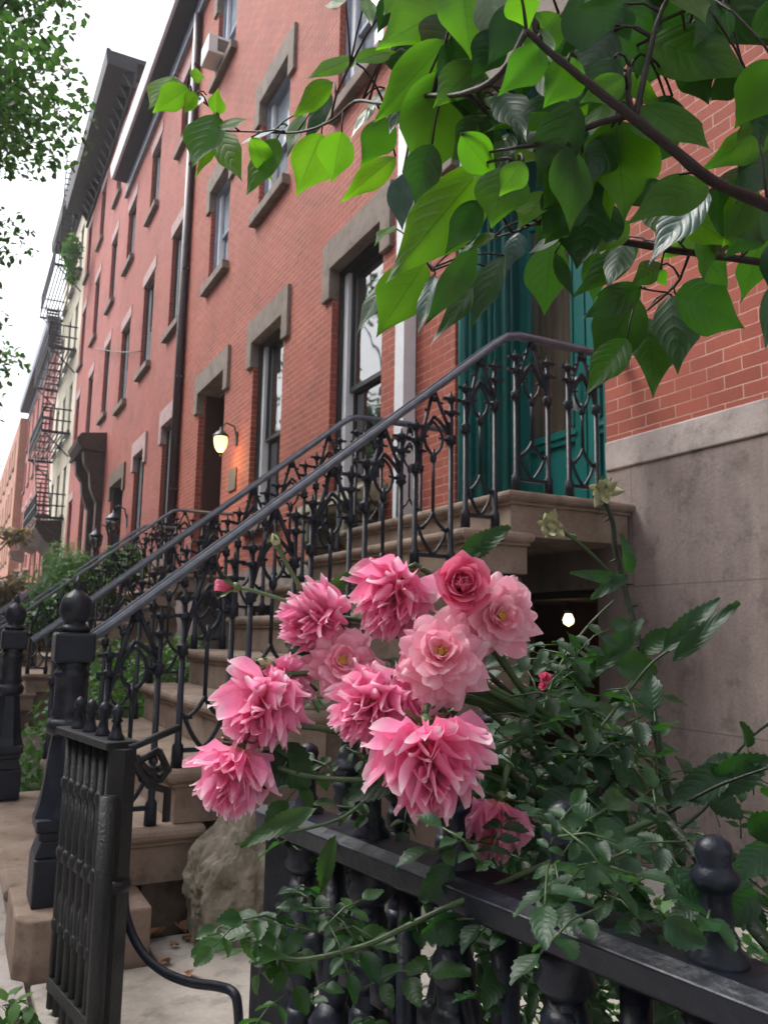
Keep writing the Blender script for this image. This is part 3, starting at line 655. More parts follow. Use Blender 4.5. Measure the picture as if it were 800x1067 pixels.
# ------------------------------------------------------------------ foreground fence, gate
F0 = Vector((.702, 1.89, 0)); F1 = Vector((.965, .10, 0)); fd = (F1-F0).normalized(); fn = Vector((-fd.y, fd.x, 0))
FZ = 1.1
def fence_post(mb, p, top, bot=.12, r=.03, beads=True):
    z = top; mb.tube([p+Vector((0, 0, bot)), p+Vector((0, 0, top))], r, 10)
    if beads:
        for k in range(4):
            zz = top-.10-k*.085
            mb.lathe((p.x, p.y, zz), [(r, -.03), (r*1.28, -.012), (r*1.28, .012), (r, .03)], 10)
        for zz, s_ in ((top-.02, 1.6), (top-.50, 1.7), (top-.78, 1.6)):
            mb.lathe((p.x, p.y, zz), [(r, -.04), (r*s_, -.02), (r*s_*.8, 0), (r*s_, .02), (r, .035)], 10)
def knob(mb, p, s=1.0):
    mb.lathe(p, [(.058*s, -.012*s), (.056*s, .016*s), (.040*s, .030*s), (.040*s, .042*s), (.030*s, .056*s), (.027*s, .11*s), (.034*s, .118*s), (.042*s, .125*s), (.046*s, .138*s), (.034*s, .150*s), (.031*s, .158*s), (.036*s, .172*s), (.030*s, .190*s), (.012*s, .200*s), (.0, .202*s)], 16)
fence = thing('iron_fence', 'weathered black cast iron garden fence under the roses with thick knobbed balusters', 'fence')
mb = MB()
prof = [(-.058, -.036), (-.064, .0), (-.056, .004), (-.042, .012), (.042, .012), (.056, .004), (.064, 0), (.058, -.036), (.03, -.052), (-.03, -.052)]
vs = []
for p in (F0+fd*.02, F1):
    for (o, h) in prof: vs.append(p+fn*o+Vector((0, 0, FZ+h)))
n = len(prof); mb.add(vs, [(j, (j+1) % n, n+(j+1) % n, n+j) for j in range(n)] + [tuple(range(n))]); mb.build('top_rail', M['iron'], fence, bevel=.003)
mb = MB(); mb.obox(F0+Vector((0, 0, .14)), F1+Vector((0, 0, .14)), .07, .05); mb.build('bottom_rail', M['iron'], fence)
L = (F1-F0).length; sp = .2477; k = 0; s0 = .143
while s0+k*sp < L:
    q = F0+fd*(s0+k*sp)
    b = MB(); fence_post(b, q, FZ-.055, r=.029); b.build('baluster', M['iron'], fence)
    b = MB(); knob(b, (q.x, q.y, FZ+.006), .76); b.v = [(q.x+(v[0]-q.x)*.88, q.y+(v[1]-q.y)*.88, v[2]) for v in b.v]; b.build('finial', M['iron'], fence)
    q2 = q+fd*sp/2; b = MB(); fence_post(b, q2, FZ-.055, r=.022, beads=False)
    b.lathe((q2.x, q2.y, FZ-.42), [(.025, -.09), (.045, -.05), (.052, 0), (.04, .03), (.05, .05), (.025, .09)], 10)
    for s_ in (-1, 1):
        a = q2+fd*s_*sp*.46
        b.tube([q2+Vector((0, 0, FZ-.36)), q2.lerp(a, .6)+Vector((0, 0, FZ-.24)), a+Vector((0, 0, FZ-.10))], .016, 7)
        b.tube([q2+Vector((0, 0, FZ-.48)), q2.lerp(a, .7)+Vector((0, 0, FZ-.60)), a+Vector((0, 0, FZ-.80))], .016, 7)
        m_ = q2.lerp(a, .62); b.lathe((m_.x, m_.y, FZ-.25), [(.0, -.04), (.03, -.02), (.03, .02), (0, .04)], 8)
    b.build('baluster', M['iron'], fence); k += 1
b = MB(); F0 = F0+fd*.07; b.tube([F0+Vector((0, 0, 0)), F0+Vector((0, 0, FZ-.05))], .055, 4, smooth=False); b.tube([F0-fd*.10+Vector((0, 0, 0)), F0-fd*.10+Vector((0, 0, FZ-.33))], .03, 4, smooth=False)
b.lathe((F0.x-.0, F0.y, FZ-.25), [(.062, -.03), (.075, 0), (.062, .03)], 8); b.build('end_post', M['iron'], fence)
# return fence leading towards the house wall
A0 = Vector((.92, 2.02, 0)); A1 = Vector((1.55, 2.06, 0))
ret = thing('iron_fence', 'short return of black iron fence behind the roses, set across the garden', 'fence')
for z_ in (1.13, .14):
    mb = MB(); mb.obox(A0+Vector((0, 0, z_)), A1+Vector((0, 0, z_)), .08, .04); mb.build('rail', M['iron'], ret, bevel=.004)
for k in range(4):
    q = A0.lerp(A1, (k+.2)/4); b = MB(); fence_post(b, q, 1.11, r=.028); b.build('baluster', M['iron'], ret); b = MB(); knob(b, (q.x, q.y, 1.15), .8); b.build('finial', M['iron'], ret)
# gate, seen nearly edge on
G0 = Vector((.470, 3.70, 0)); G1 = Vector((.578, 3.12, 0)); gd = (G1-G0).normalized(); gn = Vector((-gd.y, gd.x, 0)); GZ = 1.09
gate = thing('iron_gate', 'narrow black iron gate leaf with four small finials, in front of the newel post', 'gate', None)
for (z_, a_, b_) in ((GZ, .12, .028), (.12, .05, .05), (GZ-.5, .03, .03)):
    mb = MB(); mb.obox(G0+Vector((0, 0, z_)), G1+Vector((0, 0, z_)), a_, b_); mb.build('gate_rail', M['gateiron'], gate, bevel=.004)
for k in range(4):
    q = G0.lerp(G1, .17+k*.235)
    b = MB(); b.lathe((q.x, q.y, GZ+.012), [(.038, 0), (.038, .014), (.026, .03), (.018, .072), (.028, .080), (.018, .092), (.026, .104), (.027, .122), (.016, .142), (.003, .150)], 12); b.v = [(q.x+(v[0]-q.x)*.8, q.y+(v[1]-q.y)*.8, GZ+(v[2]-GZ)*.86) for v in b.v]; b.build('finial', M['iron'], gate)
for k in range(8):
    q = G0.lerp(G1, .03+k*.134); b = MB()
    b.tube([q+Vector((0, 0, .03)), q+Vector((0, 0, GZ))], [.024, .020], 7)
    for j in range(3): b.lathe((q.x, q.y, .34+j*.27), [(.02, -.03), (.029, -.01), (.029, .012), (.02, .03)], 7)
    if k < 7:
        q2 = G0.lerp(G1, .03+(k+1)*.134)
        for z_ in (.25, .62):
            for s_ in (0, 1):
                a, c_ = (q, q2) if s_ else (q2, q)
                b.tube([a+Vector((0, 0, z_)), (a+c_)/2+Vector((0, 0, z_+.13))+gn*(.012 if s_ else -.012), c_+Vector((0, 0, z_+.25))], .010, 5)
    b.build('gate_bar', M['gateiron'], gate)
b = MB(); b.tube([G1+Vector((0, 0, .0)), G1+Vector((0, 0, GZ-.01))], .048, 4, smooth=False); b.tube([G1+gd*.05-gn*.06+Vector((0, 0, .02)), G1+gd*.05-gn*.06+Vector((0, 0, GZ-.16))], .03, 10); b.lathe((G1.x, G1.y, .62), [(.05, -.02), (.06, 0), (.05, .02)], 10)
b.build('gate_stile', M['gateiron'], gate)
# pierced latch bracket beyond the gate's free end
bk = MB(); o0 = G1+Vector((.02, 0, GZ-.01)); e1 = o0+Vector((.20, .10, .055))
bk.tube([o0, e1], .014, 6); bk.tube([o0+Vector((0, 0, -.03)), o0+Vector((.09, .05, -.14)), o0+Vector((.165, .08, -.17)), o0+Vector((.165, .08, -.28))], .016, 7)
for (a, c_) in (((.04, -.05), (.12, -.02)), ((.05, -.06), (.13, -.13)), ((.12, -.02), (.165, -.10)), ((.13, -.13), (.17, -.09)), ((.03, -.03), (.06, -.12))):
    bk.tube([o0+Vector((a[0], a[0]*.5, a[1])), o0+Vector((c_[0], c_[0]*.5, c_[1]))], .013, 6)
for (a, z_) in ((.10, -.055), (.13, -.085), (.10, -.10)): bk.lathe((o0.x+a, o0.y+a*.5, o0.z+z_), [(0, -.018), (.018, -.008), (.018, .008), (0, .018)], 8)
bk.build('latch_bracket', M['gateiron'], gate)
# bent iron bar between gate and fence
pts = [onx(130, 922, .62), at(131, 950, 3.0), at(140, 978, 2.95), at(155, 1000, 2.9), at(175, 1015, 2.85), at(200, 1024, 2.8), at(228, 1028, 2.75), at(243, 1034, 2.7), at(248, 1050, 2.68), at(250, 1095, 2.66)]
pts[0] = at(130, 922, 3.05)
sm = []
for i in range(len(pts)-1):
    p0, p1, p2, p3 = pts[max(i-1, 0)], pts[i], pts[i+1], pts[min(i+2, len(pts)-1)]
    for j in range(4):
        t = j/4; sm.append(.5*((2*p1)+(-p0+p2)*t+(2*p0-5*p1+4*p2-p3)*t*t+(-p0+3*p1-3*p2+p3)*t**3))
sm.append(pts[-1])
t = MB(); t.tube(sm, .016, 8); tag(t.build('iron_bar', M['iron']), 'bent black iron bar curving down from the gate over the pale path', 'bar')
# ------------------------------------------------------------------ rock, fallen leaves
def make_rock():
    import bmesh
    from mathutils import noise as nz
    bm = bmesh.new(); bmesh.ops.create_icosphere(bm, subdivisions=5, radius=1)
    for v in bm.verts:
        p = v.co.copy(); d = p.normalized()
        k = 1
        for cd, lim in ((Vector((-.8, -.5, .3)), .80), (Vector((.3, -.95, .2)), .70), (Vector((-.2, -.3, .93)), .95), (Vector((.9, -.3, .4)), .74), (Vector((.5, .2, .8)), .80), (Vector((-.9, .2, -.2)), .75), (Vector((-.3, -.9, -.35)), .78), (Vector((.2, -.6, .75)), .80), (Vector((-.5, -.85, .1)), .72), (Vector((0, -1, -.1)), .66), (Vector((.6, -.75, -.3)), .70), (Vector((-.7, -.4, .65)), .74), (Vector((.75, -.5, .5)), .68), (Vector((-.1, -.8, .6)), .76)):
            cd = cd.normalized(); k = min(k, lim/max(d.dot(cd), .01))
        q = d*k; q += d*(nz.fractal(d*2.6+Vector((3, 1, 2)), .8, 2.2, 6)*.13)
        zz = q.z; w = 1-.55*max(zz, 0)**1.3
        v.co = Vector((q.x*.34*w, q.y*.24*w, q.z*.40))
    me = bpy.data.meshes.new('rock'); bm.to_mesh(me); bm.free(); me.materials.append(M['rock'])
    o = bpy.data.objects.new('rock', me); C.objects.link(o); return o
rk = make_rock(); p = onz(246, 975, 0); rk.location = (p.x, p.y-.02, .27); rk.rotation_euler = (0, .06, .4)
tag(rk, 'grey lichened boulder with a pointed top leaning on the stoop side', 'rock')
def dry_leaf(px, py, s, lab, g=None):
    p = onz(px, py, .02); mb = MB(); vs = []; uv = []
    for i in range(6):
        for j in range(5):
            u = i/5; v = (j/4-.5)*2; w = math.sin(math.pi*min(u*.92+.06, 1))*.45; vs.append(((u-.5)*s, v*w*s, abs(v)*.25*s+.12*s*math.sin(u*5)))
    mb.add(vs, [(i*5+j, i*5+j+1, (i+1)*5+j+1, (i+1)*5+j) for i in range(5) for j in range(4)], smooth=True)
    o = mb.build('fallen_leaf', M['brownleaf'], recalc=False); o.location = p; o.rotation_euler = (rnd.uniform(-.2, .2), 0, rnd.uniform(0, 6)); tag(o, lab, 'fallen leaf', g)
dry_leaf(160, 976, .15, 'curled tan dry leaf on the path beside the lowest step')
for i, (a, b_) in enumerate(((182, 985), (196, 978), (212, 983), (228, 984), (172, 1003), (190, 968))): dry_leaf(a, b_, .05+.02*(i % 3), 'small brown leaf scrap lying between the stoop and the boulder', 'leaf scraps by the boulder')
dry_leaf(198, 1016, .07, 'small yellow dry leaf lying by the bent iron bar')
# ------------------------------------------------------------------ leaves
def leaf(mb, base, tip, nrm, width, curl=.15, fold=.18, nu=7, nv=6, mi=0, tone=.5, acum=True, wav=.0, asym=0, ph=0):
    """ovate blade from base to tip"""
    base = Vector(base); tip = Vector(tip); L = (tip-base).length; d = (tip-base)/L
    nrm = nrm - d*nrm.dot(d)
    if nrm.length < 1e-5: nrm = d.orthogonal()
    nrm.normalize(); r = d.cross(nrm)
    vs = []; uv = []
    for i in range(nu+1):
        t = i/nu
        if acum: w = (math.sin(math.pi*min(t, 1)**.80)**.80)*(1-.72*max(0, (t-.55)/.45)**.85) if t < 1 else 0
        else: w = math.sin(math.pi*t**.85)**.8
        w *= width/2
        sag = -curl*L*(t*t) + curl*L*t*.35
        for j in range(nv+1):
            s = (j/nv-.5)*2
            ww = w*(1+asym*s)
            z = fold*(math.sqrt(s*s+.05)-.22)*w - .22*s*s*w + math.sin(ph*1.7)*.35*s*w*t + wav*L*math.sin(t*11+ph+(2 if s > 0 else 0))*abs(s)**1.5*.5
            vs.append(base + d*(L*t) + r*(s*ww) + nrm*(z+sag)); uv.append((j/nv, t))
    n = nv+1; mb.add(vs, [(i*n+j, i*n+j+1, (i+1)*n+j+1, (i+1)*n+j) for i in range(nu) for j in range(nv)], mi, uv, tone, True)
def rv(s=1): return Vector((rnd.uniform(-s, s), rnd.uniform(-s, s), rnd.uniform(-s, s)))
# dogwood: (base px, tip px, width px, kind g/d/b, tone, layer)
DL = '''182 79 155 113 26 g 1
197 92 158 117 24 g .65
205 97 191 118 16 g .7
198 77 214 80 14 g .8
215 99 196 113 15 b .5
226 119 226 93 17 g .6
226 119 200 174 38 g .12
225 136 203 186 16 g .9
228 133 260 122 15 g .6
227 137 250 186 26 g .65
289 144 254 205 30 g .3
300 131 242 149 15 b .5
262 143 284 190 20 g .7
335 139 308 205 40 g .7
316 118 299 161 16 g .25
347 86 302 122 24 g .55
345 97 315 148 16 d .5
370 60 318 80 20 g .75
371 66 414 46 22 g .65
478 4 394 44 58 g .6
481 -12 492 58 52 g .5
466 42 388 126 48 g .35
468 72 434 192 80 g .45
470 38 502 143 42 d .4
401 92 359 146 13 b .7
356 137 346 192 33 g .6
405 122 376 172 32 g .2
412 163 354 209 24 g .95
420 180 416 240 30 b .15
505 172 402 293 62 g .62
443 273 391 352 46 g .55
403 289 368 348 22 b .6
409 236 390 250 15 g .6
530 173 512 234 50 g .5
499 208 463 263 28 d .5
496 256 441 342 26 d .7
508 278 448 358 22 d .9
453 286 433 350 18 b .4
525 266 490 342 24 d .5
541 242 525 282 26 b .1
516 246 475 262 15 g .4
592 152 596 240 44 g .3
640 122 652 226 72 g .55
600 106 558 198 42 d .5
622 204 600 279 66 d .35
574 254 567 330 40 d .8
578 264 598 311 13 d .6
665 254 600 307 27 d .9
667 299 608 330 30 d .6
690 276 658 296 22 d .6
737 199 671 271 42 b .3
737 189 655 230 40 g .3
741 194 800 252 56 d .3
806 213 768 244 22 g .5
664 309 616 386 50 d .85
653 353 609 408 34 g .15
673 330 684 407 42 d 1
699 307 706 387 42 d .95
703 306 781 341 50 d .7
792 243 776 318 36 d .95
733 238 735 292 28 d .9
688 281 695 299 13 g .1
803 298 799 364 18 d .6
674 44 787 69 66 g .65
668 110 743 154 76 g .5
806 62 768 134 50 g .2
777 74 733 106 30 d .8
622 -20 636 92 86 d .7
682 -5 665 84 32 d .4
716 -34 812 46 66 d .1
698 -18 737 22 42 g .7
803 136 732 174 32 g .15
785 121 765 153 12 g .1
625 84 541 114 36 d .7
602 106 507 133 30 g .35
565 48 520 95 34 g .12
650 80 604 106 28 g .6
561 30 576 66 20 g .8
543 0 508 66 36 d .4
360 2 336 4 14 g .6
382 -3 388 24 14 g .7
540 -12 553 30 34 g .55
640 10 656 40 30 g .6
545 168 520 204 26 g .6
556 158 532 172 22 g .7
590 240 548 262 24 d .7
520 140 496 178 26 g .3
780 178 745 214 34 d .6
812 160 770 206 40 d .5
620 262 618 316 24 d .9
820 250 806 320 40 d .7
830 -20 812 60 60 d .3
655 232 622 262 22 g .3
470 20 440 74 44 d .7
700 128 676 176 30 d .5
618 30 590 92 40 d .3
600 60 566 112 38 g .3
640 60 612 118 34 d .6
520 96 548 140 34 d .5
560 70 592 104 30 g .2
480 140 520 188 34 g .35
508 120 470 168 40 d .8
450 150 432 214 34 d .6
540 120 570 160 30 d .7
690 190 652 214 26 d .7
590 176 628 222 36 d .6
700 100 676 148 40 d .4
640 140 612 190 34 d .8
760 4 720 50 40 d .3
780 100 798 150 36 d .3
570 200 540 236 30 g .5
430 90 404 132 30 d .6
598 214 560 250 34 d .7
730 262 760 300 30 d .9
650 250 632 300 26 d .8
520 30 492 80 34 d .4'''
def ddepth(x, y):
    t = [(150, 2.35), (300, 2.0), (420, 1.35), (520, 1.12), (640, 1.12), (800, 1.2), (900, 1.25)]
    for (a, da), (b, db) in zip(t, t[1:]):
        if x <= b: d = da+(db-da)*max(0, (x-a)/(b-a)); break
    else: d = 1.25
    if y > 200: d += min(.45, (y-200)/300)
    return d
dog = thing('dogwood_tree', 'dogwood branches with large pointed green leaves hanging across the top right', 'tree')
PET = []; BR = []; lm = MB(); tw = MB(); kinds = {'g': 0, 'd': 1, 'b': 2}
for i, ln in enumerate(DL.split('\n')):
    bx, by, tx, ty, w, k, tn = ln.split(); bx, by, tx, ty, w, tn = map(float, (bx, by, tx, ty, w, tn))
    d0 = ddepth((bx+tx)/2, (by+ty)/2) + rnd.uniform(-.07, .07) + (.06 if k == 'd' else 0)
    sl = rnd.uniform(-.05, .05); L = math.hypot(tx-bx, ty-by)/F*d0
    a = at(bx, by, d0+sl); b = at(tx, ty, d0-sl*.6-.02)
    nrm = -FW + RT*rnd.uniform(-.35, .35) + UP*rnd.uniform(-.1, .5)
    if k == 'b': nrm = -FW*.55 + UP*.7 + Vector((-.35, 0, 0))
    sgn = 1 if rnd.random() < .5 else -1
    if k == 'b': sgn = 1
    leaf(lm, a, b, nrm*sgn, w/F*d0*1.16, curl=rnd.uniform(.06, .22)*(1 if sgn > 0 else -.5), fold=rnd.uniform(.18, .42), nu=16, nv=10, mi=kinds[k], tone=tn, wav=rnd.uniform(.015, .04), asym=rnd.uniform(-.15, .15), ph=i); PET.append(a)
rf_ = random.Random(5); made = 0
while made < 62:
    bx, by = rf_.uniform(400, 815), rf_.uniform(-40, 255)
    lim = 40+ (bx-400)*.9 if bx < 560 else (245 if bx < 640 else (60 if bx < 690 and by > 100 else 255))
    if bx > 655 and 55 < by < 185: continue
    if by > lim: continue
    made += 1; d0 = ddepth(bx, by)+rf_.uniform(.02, .30); Lp = rf_.uniform(50, 85)/d0; an = rf_.gauss(math.radians(108), .55)
    tx, ty = bx+math.cos(an)*Lp, by+math.sin(an)*Lp
    nrm = -FW*rf_.choice((1, -1))+RT*rf_.uniform(-.9, .9)+UP*rf_.uniform(-.3, .8)
    a = at(bx, by, d0); PET.append(a)
    leaf(lm, a, at(tx, ty, d0+rf_.uniform(-.04, .04)), nrm, .058*rf_.uniform(.8, 1.2), curl=rf_.uniform(-.1, .3), fold=rf_.uniform(.2, .6), nu=14, nv=8, mi=rf_.choice((0, 0, 1, 1, 1, 2) if rf_.random() < .3 else (0, 1, 1)), tone=rf_.uniform(.1, .8), wav=.03, ph=made)
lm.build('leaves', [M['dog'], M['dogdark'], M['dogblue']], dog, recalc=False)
def branch(pts, r0, r1, dz=0):
    P_ = [at(x, y, ddepth(x, y)+dz) for x, y in pts]; sm = []
    for i in range(len(P_)-1):
        p0, p1, p2, p3 = P_[max(i-1, 0)], P_[i], P_[i+1], P_[min(i+2, len(P_)-1)]
        for j in range(4):
            t = j/4; sm.append(.5*((2*p1)+(-p0+p2)*t+(2*p0-5*p1+4*p2-p3)*t*t+(-p0+3*p1-3*p2+p3)*t**3) + rv(.0006))
    sm.append(P_[-1]); n = len(sm); BR.extend(sm); tw.tube(sm, [(r0+(r1-r0)*i/(n-1))*(1+.10*(i % 5 == 0)) for i in range(n)], 8)
branch([(900, 262), (800, 215), (740, 187), (700, 155), (655, 120), (620, 93), (590, 68), (565, 48), (548, 32)], .0085, .0035, -.09)
branch([(900, 290), (770, 270), (710, 262), (650, 252), (612, 243), (585, 236), (560, 232)], .0075, .0045, .1)
branch([(655, 120), (625, 128), (590, 140), (560, 150), (530, 155), (500, 160)], .0055, .0014)
branch([(565, 48), (555, 20), (560, -20)], .004, .003); branch([(548, 32), (520, 78), (480, 98), (440, 100), (400, 108), (370, 106), (345, 126), (310, 138), (260, 137), (226, 136)], .0045, .0022)
branch([(226, 136), (228, 120), (212, 106), (196, 92), (182, 80)], .0028, .0018)
branch([(345, 126), (350, 100), (365, 68)], .003, .002); branch([(658, 118), (654, 96), (656, 70)], .005, .003); branch([(662, 120), (668, 92), (684, 24), (700, -10)], .005, .003); branch([(684, 24), (720, 8), (760, -6)], .003, .002)
branch([(718, 264), (708, 290), (695, 305), (675, 322), (664, 328)], .003, .0018, .1); branch([(695, 305), (680, 303), (667, 300)], .002, .0015, .1); branch([(716, 262), (700, 245), (690, 240)], .002, .0015, .1)
branch([(560, 232), (540, 240), (512, 248)], .003, .0015, .1); branch([(545, 175), (530, 165), (505, 170)], .003, .002); branch([(500, 256), (470, 262), (450, 282)], .0025, .0015, .05)
for a in PET:
    q = min(BR, key=lambda v: (v-a).length)
    if (q-a).length < .22: tw.tube([q, q.lerp(a, .35)+Vector((0, 0, .012)), q.lerp(a, .75)+Vector((0, 0, .010)), a], [.0026, .002, .0018, .002], 5)
tw.build('branches', M['bark'], dog)
b = MB(); P0 = at(900, 262, 1.27); b.tube([(2.6, .2, 0), (2.55, .22, .9), (2.3, .26, 1.7), (1.9, .22, 2.1), P0], [.10, .085, .06, .03, .012], 10); b.tube([(2.3, .26, 1.7), (1.9, .1, 2.0), at(900, 290, 1.5)], [.05, .025, .009], 8); b.build('trunk', M['bark'], dog)
cb = MB(); r9 = random.Random(77)  # crown leaves out of view, added overhead to darken the foreground
for _ in range(450):
    c0 = r9.choice(((.4, -.5, 3.1), (1.3, -.7, 2.9), (2.3, -.4, 2.8), (.6, -1.6, 3.3), (1.8, -1.7, 3.3), (-.5, -1.0, 3.4), (2.8, -1.2, 2.9), (1.2, -1.2, 3.9), (2.0, -.3, 3.6)))
    dd = Vector((r9.gauss(0, .34), r9.gauss(0, .30), r9.gauss(0, .22))); p = Vector(c0)+dd
    if p.y > .1 or (p-CAM).normalized().dot(FW) > .62: continue
    dr = Vector((r9.uniform(-1, 1), r9.uniform(-1, 1), r9.uniform(-1.2, .1))).normalized()
    leaf(cb, p, p+dr*r9.uniform(.11, .18), Vector((r9.uniform(-.6, .6), r9.uniform(-.6, .6), 1)), .095, nu=5, nv=2, tone=r9.random())
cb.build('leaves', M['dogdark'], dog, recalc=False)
# ------------------------------------------------------------------ roses
RUF = 1.0
def petal(mb, c, ax, rad, L, W, lean, recurve, roll, pointy, tone, mi=0, nu=9, nv=6, twist=0):
    ph = (tone*37.7) % 1
    """petal growing from c; ax bloom axis, rad radial direction; lean = angle from axis; rolled edges give the pointed quill look"""
    tang = ax.cross(rad).normalized(); pos = Vector(c); ang = lean; vs = []; uv = []; st = L/nu
    for i in range(nu+1):
        t = i/nu
        d = ax*math.cos(ang) + rad*math.sin(ang); nn = ax*math.sin(ang) - rad*math.cos(ang)     # inner side normal
        w = W/2*((math.sin(math.pi*(.08+.92*t)**.75*.93)**.55) if t < 1 else .0)
        if pointy: w = W/2*min(1, (.30+1.7*t))*(1-max(0, (t-.42)/.58)**1.5)
        else: w = W/2*min(1, .3+1.6*t)*(math.sqrt(max(0, 1-max(0, (t-.45)/.55)**2.6)))
        if i == nu: w = W*.02 if pointy else W*.16
        for j in range(nv+1):
            s = (j/nv-.5)*2
            cup = roll*(s*s)*w*(1.1 if t > .4 else .4+1.7*t)
            e = max(0, abs(s)-.55)/.45
            ruf = math.sin(t*9+ph*7+(3 if s > 0 else 0))*abs(s)**2*.055*L*t*RUF
            vs.append(pos + tang*(s*w*(1-.18*e*abs(roll))) - nn*(cup+ruf) + tang*twist*t*t*L*.3); uv.append((j/nv, t))
        pos = pos + d*st; ang += recurve*st/L*(.4+1.2*t)
    n = nv+1; mb.add(vs, [(i*n+j, i*n+j+1, (i+1)*n+j+1, (i+1)*n+j) for i in range(nu) for j in range(nv)], mi, uv, tone, True)
def frame(ax):
    ax = Vector(ax).normalized(); a = ax.orthogonal().normalized(); return ax, a, ax.cross(a)
def bloom(parent, c, ax, R, kind, seed, mat='petal', label=None, lmax=2.15):
    r = random.Random(seed); ax, a, b = frame(ax); mb = MB(); c = Vector(c)
    n = {'spiky': 104, 'open': 64, 'bud': 34}[kind]
    for i in range(n):
        t = (i+.5)/n; th = i*2.39996+r.uniform(-.2, .2); rad = a*math.cos(th)+b*math.sin(th)
        tone = min(1, max(0, r.uniform(.25, .8)+.1*t))
        if kind == 'spiky':
            lean = .10+lmax*t**.95+r.uniform(-.2, .2); L = R*(.64+.50*t)*r.uniform(.72, 1.22); W = R*(.31+.21*t)*r.uniform(.65, 1.3)
            petal(mb, c+ax*R*(.42-.80*t if lmax < 1.5 else .10-.30*t)+rad*R*(.05+.10*t), ax, rad, L*(.86 if lmax < 1.5 else 1), W, lean, r.uniform(-.4, 1.2), r.uniform(.5, 1.5), r.random() < .85, tone, twist=r.uniform(-.7, .7))
        elif kind == 'open':
            lean = .42+1.35*t**.8+r.uniform(-.16, .16); L = R*(.45+.62*t)*r.uniform(.88, 1.1); W = R*(.38+.42*t)*r.uniform(.85, 1.15)
            petal(mb, c+ax*R*(.05-.22*t)+rad*R*(.03+.10*t), ax, rad, L, W, lean, r.uniform(-.2, 1.1) if t > .3 else r.uniform(-.8, .3), r.uniform(-.1, .8) if t > .3 else r.uniform(-.4, .3), t > .5 and r.random() < .7, tone, twist=r.uniform(-.3, .3))
        else:
            lean = .02+.95*t**1.5; L = R*(.75+.40*t); W = R*(.42+.85*t)
            petal(mb, c+ax*R*(-.25)+rad*R*(.02+.16*t), ax, rad, L, W, lean-.15, (-.5 if t < .5 else .9*(t-.35)), (-.75+.9*t), False if t < .75 else r.random() < .6, tone)
    o = mb.build('rose_bloom', M[mat], parent, recalc=False)
    if label: o['label'] = label
    if kind == 'open':
        s = MB()
        for i in range(34):
            th = i*2.4; q = rnd.uniform(.02, .17)*R; s.tube([c+ax*R*.02, c+ax*R*.22+(a*math.cos(th)+b*math.sin(th))*q], [R*.012, R*.022], 4)
        s.build('stamens', M['stamen'], o)
    s = MB(); bs = c-ax*R*(.32 if kind != 'spiky' or lmax >= 1.5 else .46)
    s.tube([bs-ax*R*.16, bs-ax*R*.05, bs+ax*R*.10], [R*.05, R*.13, R*.10], 8)
    for i in range(5):
        th = i*1.2566+.3; rad = a*math.cos(th)+b*math.sin(th); petal(s, bs, ax, rad, R*.62, R*.16, 1.5, .6, .4, True, .5, nu=5, nv=2)
    s.build('sepals', M['sepal'], o, recalc=False)
    return o, bs
bush = thing('rose_bush', 'climbing rose bush with pink blooms leaning over the iron fence', 'rose bush')
stems = MB(); hub = {}
cw = lambda x, y, z: RT*x + UP*y - FW*z      # viewer-aligned direction: right, up, towards the lens
# px, py, radius px, axis (right, up, towards), kind, material, depth, label
RB = [
 (318, 648, 43, (-.85, -.05, .45), 'spiky', 'petal', 1.62, 'spiky rose alone at the upper left of the cluster', 1.2),
 (407, 632, 52, (-.35, -.75, .50), 'spiky', 'petal', 1.60, 'spiky rose pointing down at the top of the cluster', .95),
 (481, 609, 30, (.0, .25, .95), 'bud', 'petal_deep', 1.50, 'half open deeper pink rose with a spiral heart', 0),
 (519, 642, 46, (.25, .15, .95), 'open', 'petal_open', 1.50, 'open rose with ruffled petals at the right of the cluster', 0),
 (460, 682, 50, (-.15, .45, .88), 'open', 'petal_open', 1.46, 'open rose with a peach heart in the middle', 0),
 (356, 690, 38, (.15, .35, .9), 'open', 'petal_open', 1.58, 'smaller open rose with a yellow heart', 0),
 (268, 748, 53, (-.25, -.55, .70), 'spiky', 'petal', 1.50, 'dense spiky rose at the left', 1.3),
 (243, 816, 51, (-.15, -.85, .40), 'spiky', 'petal', 1.46, 'drooping spiky rose, lowest at the left', .85),
 (376, 744, 50, (-.65, -.45, .60), 'spiky', 'petal', 1.48, 'rose turned left in the middle of the cluster', 1.1),
 (428, 745, 46, (.1, -.35, .9), 'spiky', 'petal', 1.50, 'mauve pink rose partly hidden in the middle', 1.6),
 (448, 808, 70, (.05, -.80, .58), 'spiky', 'petal', 1.36, 'largest rose with long pointed petals', 1.08),
 (514, 866, 44, (-.25, -.88, .25), 'spiky', 'petal', 1.45, 'side on rose beneath the cluster by the fence rail', .7),
 (303, 722, 36, (.5, -.4, .5), 'spiky', 'petal', 1.60, None, 1.3)]
base_pt = at(640, 810, 1.62); ends = []
for i, (px, py, rp, axv, kind, mt, d, lab, lx) in enumerate(RB):
    R = rp/F*d*1.03; ax = cw(*axv).normalized(); c = at(px, py, d)
    if kind == 'spiky': c = c-ax*R*(.30 if lx < 1.5 else .15)
    o, bs = bloom(bush, c, ax, R, kind, 50+i, mt, lab, lx); ends.append((bs-ax*R*.15, ax))
def crv(p, t0, q, t1, n=9):
    p, q = Vector(p), Vector(q); out = []
    for i in range(n+1):
        t = i/n; h00 = 2*t**3-3*t*t+1; h10 = t**3-2*t*t+t; h01 = -2*t**3+3*t*t; h11 = t**3-t*t
        out.append(p*h00+Vector(t0)*h10+q*h01+Vector(t1)*h11)
    return out
J1 = at(585, 760, 1.62); J2 = at(560, 830, 1.58)
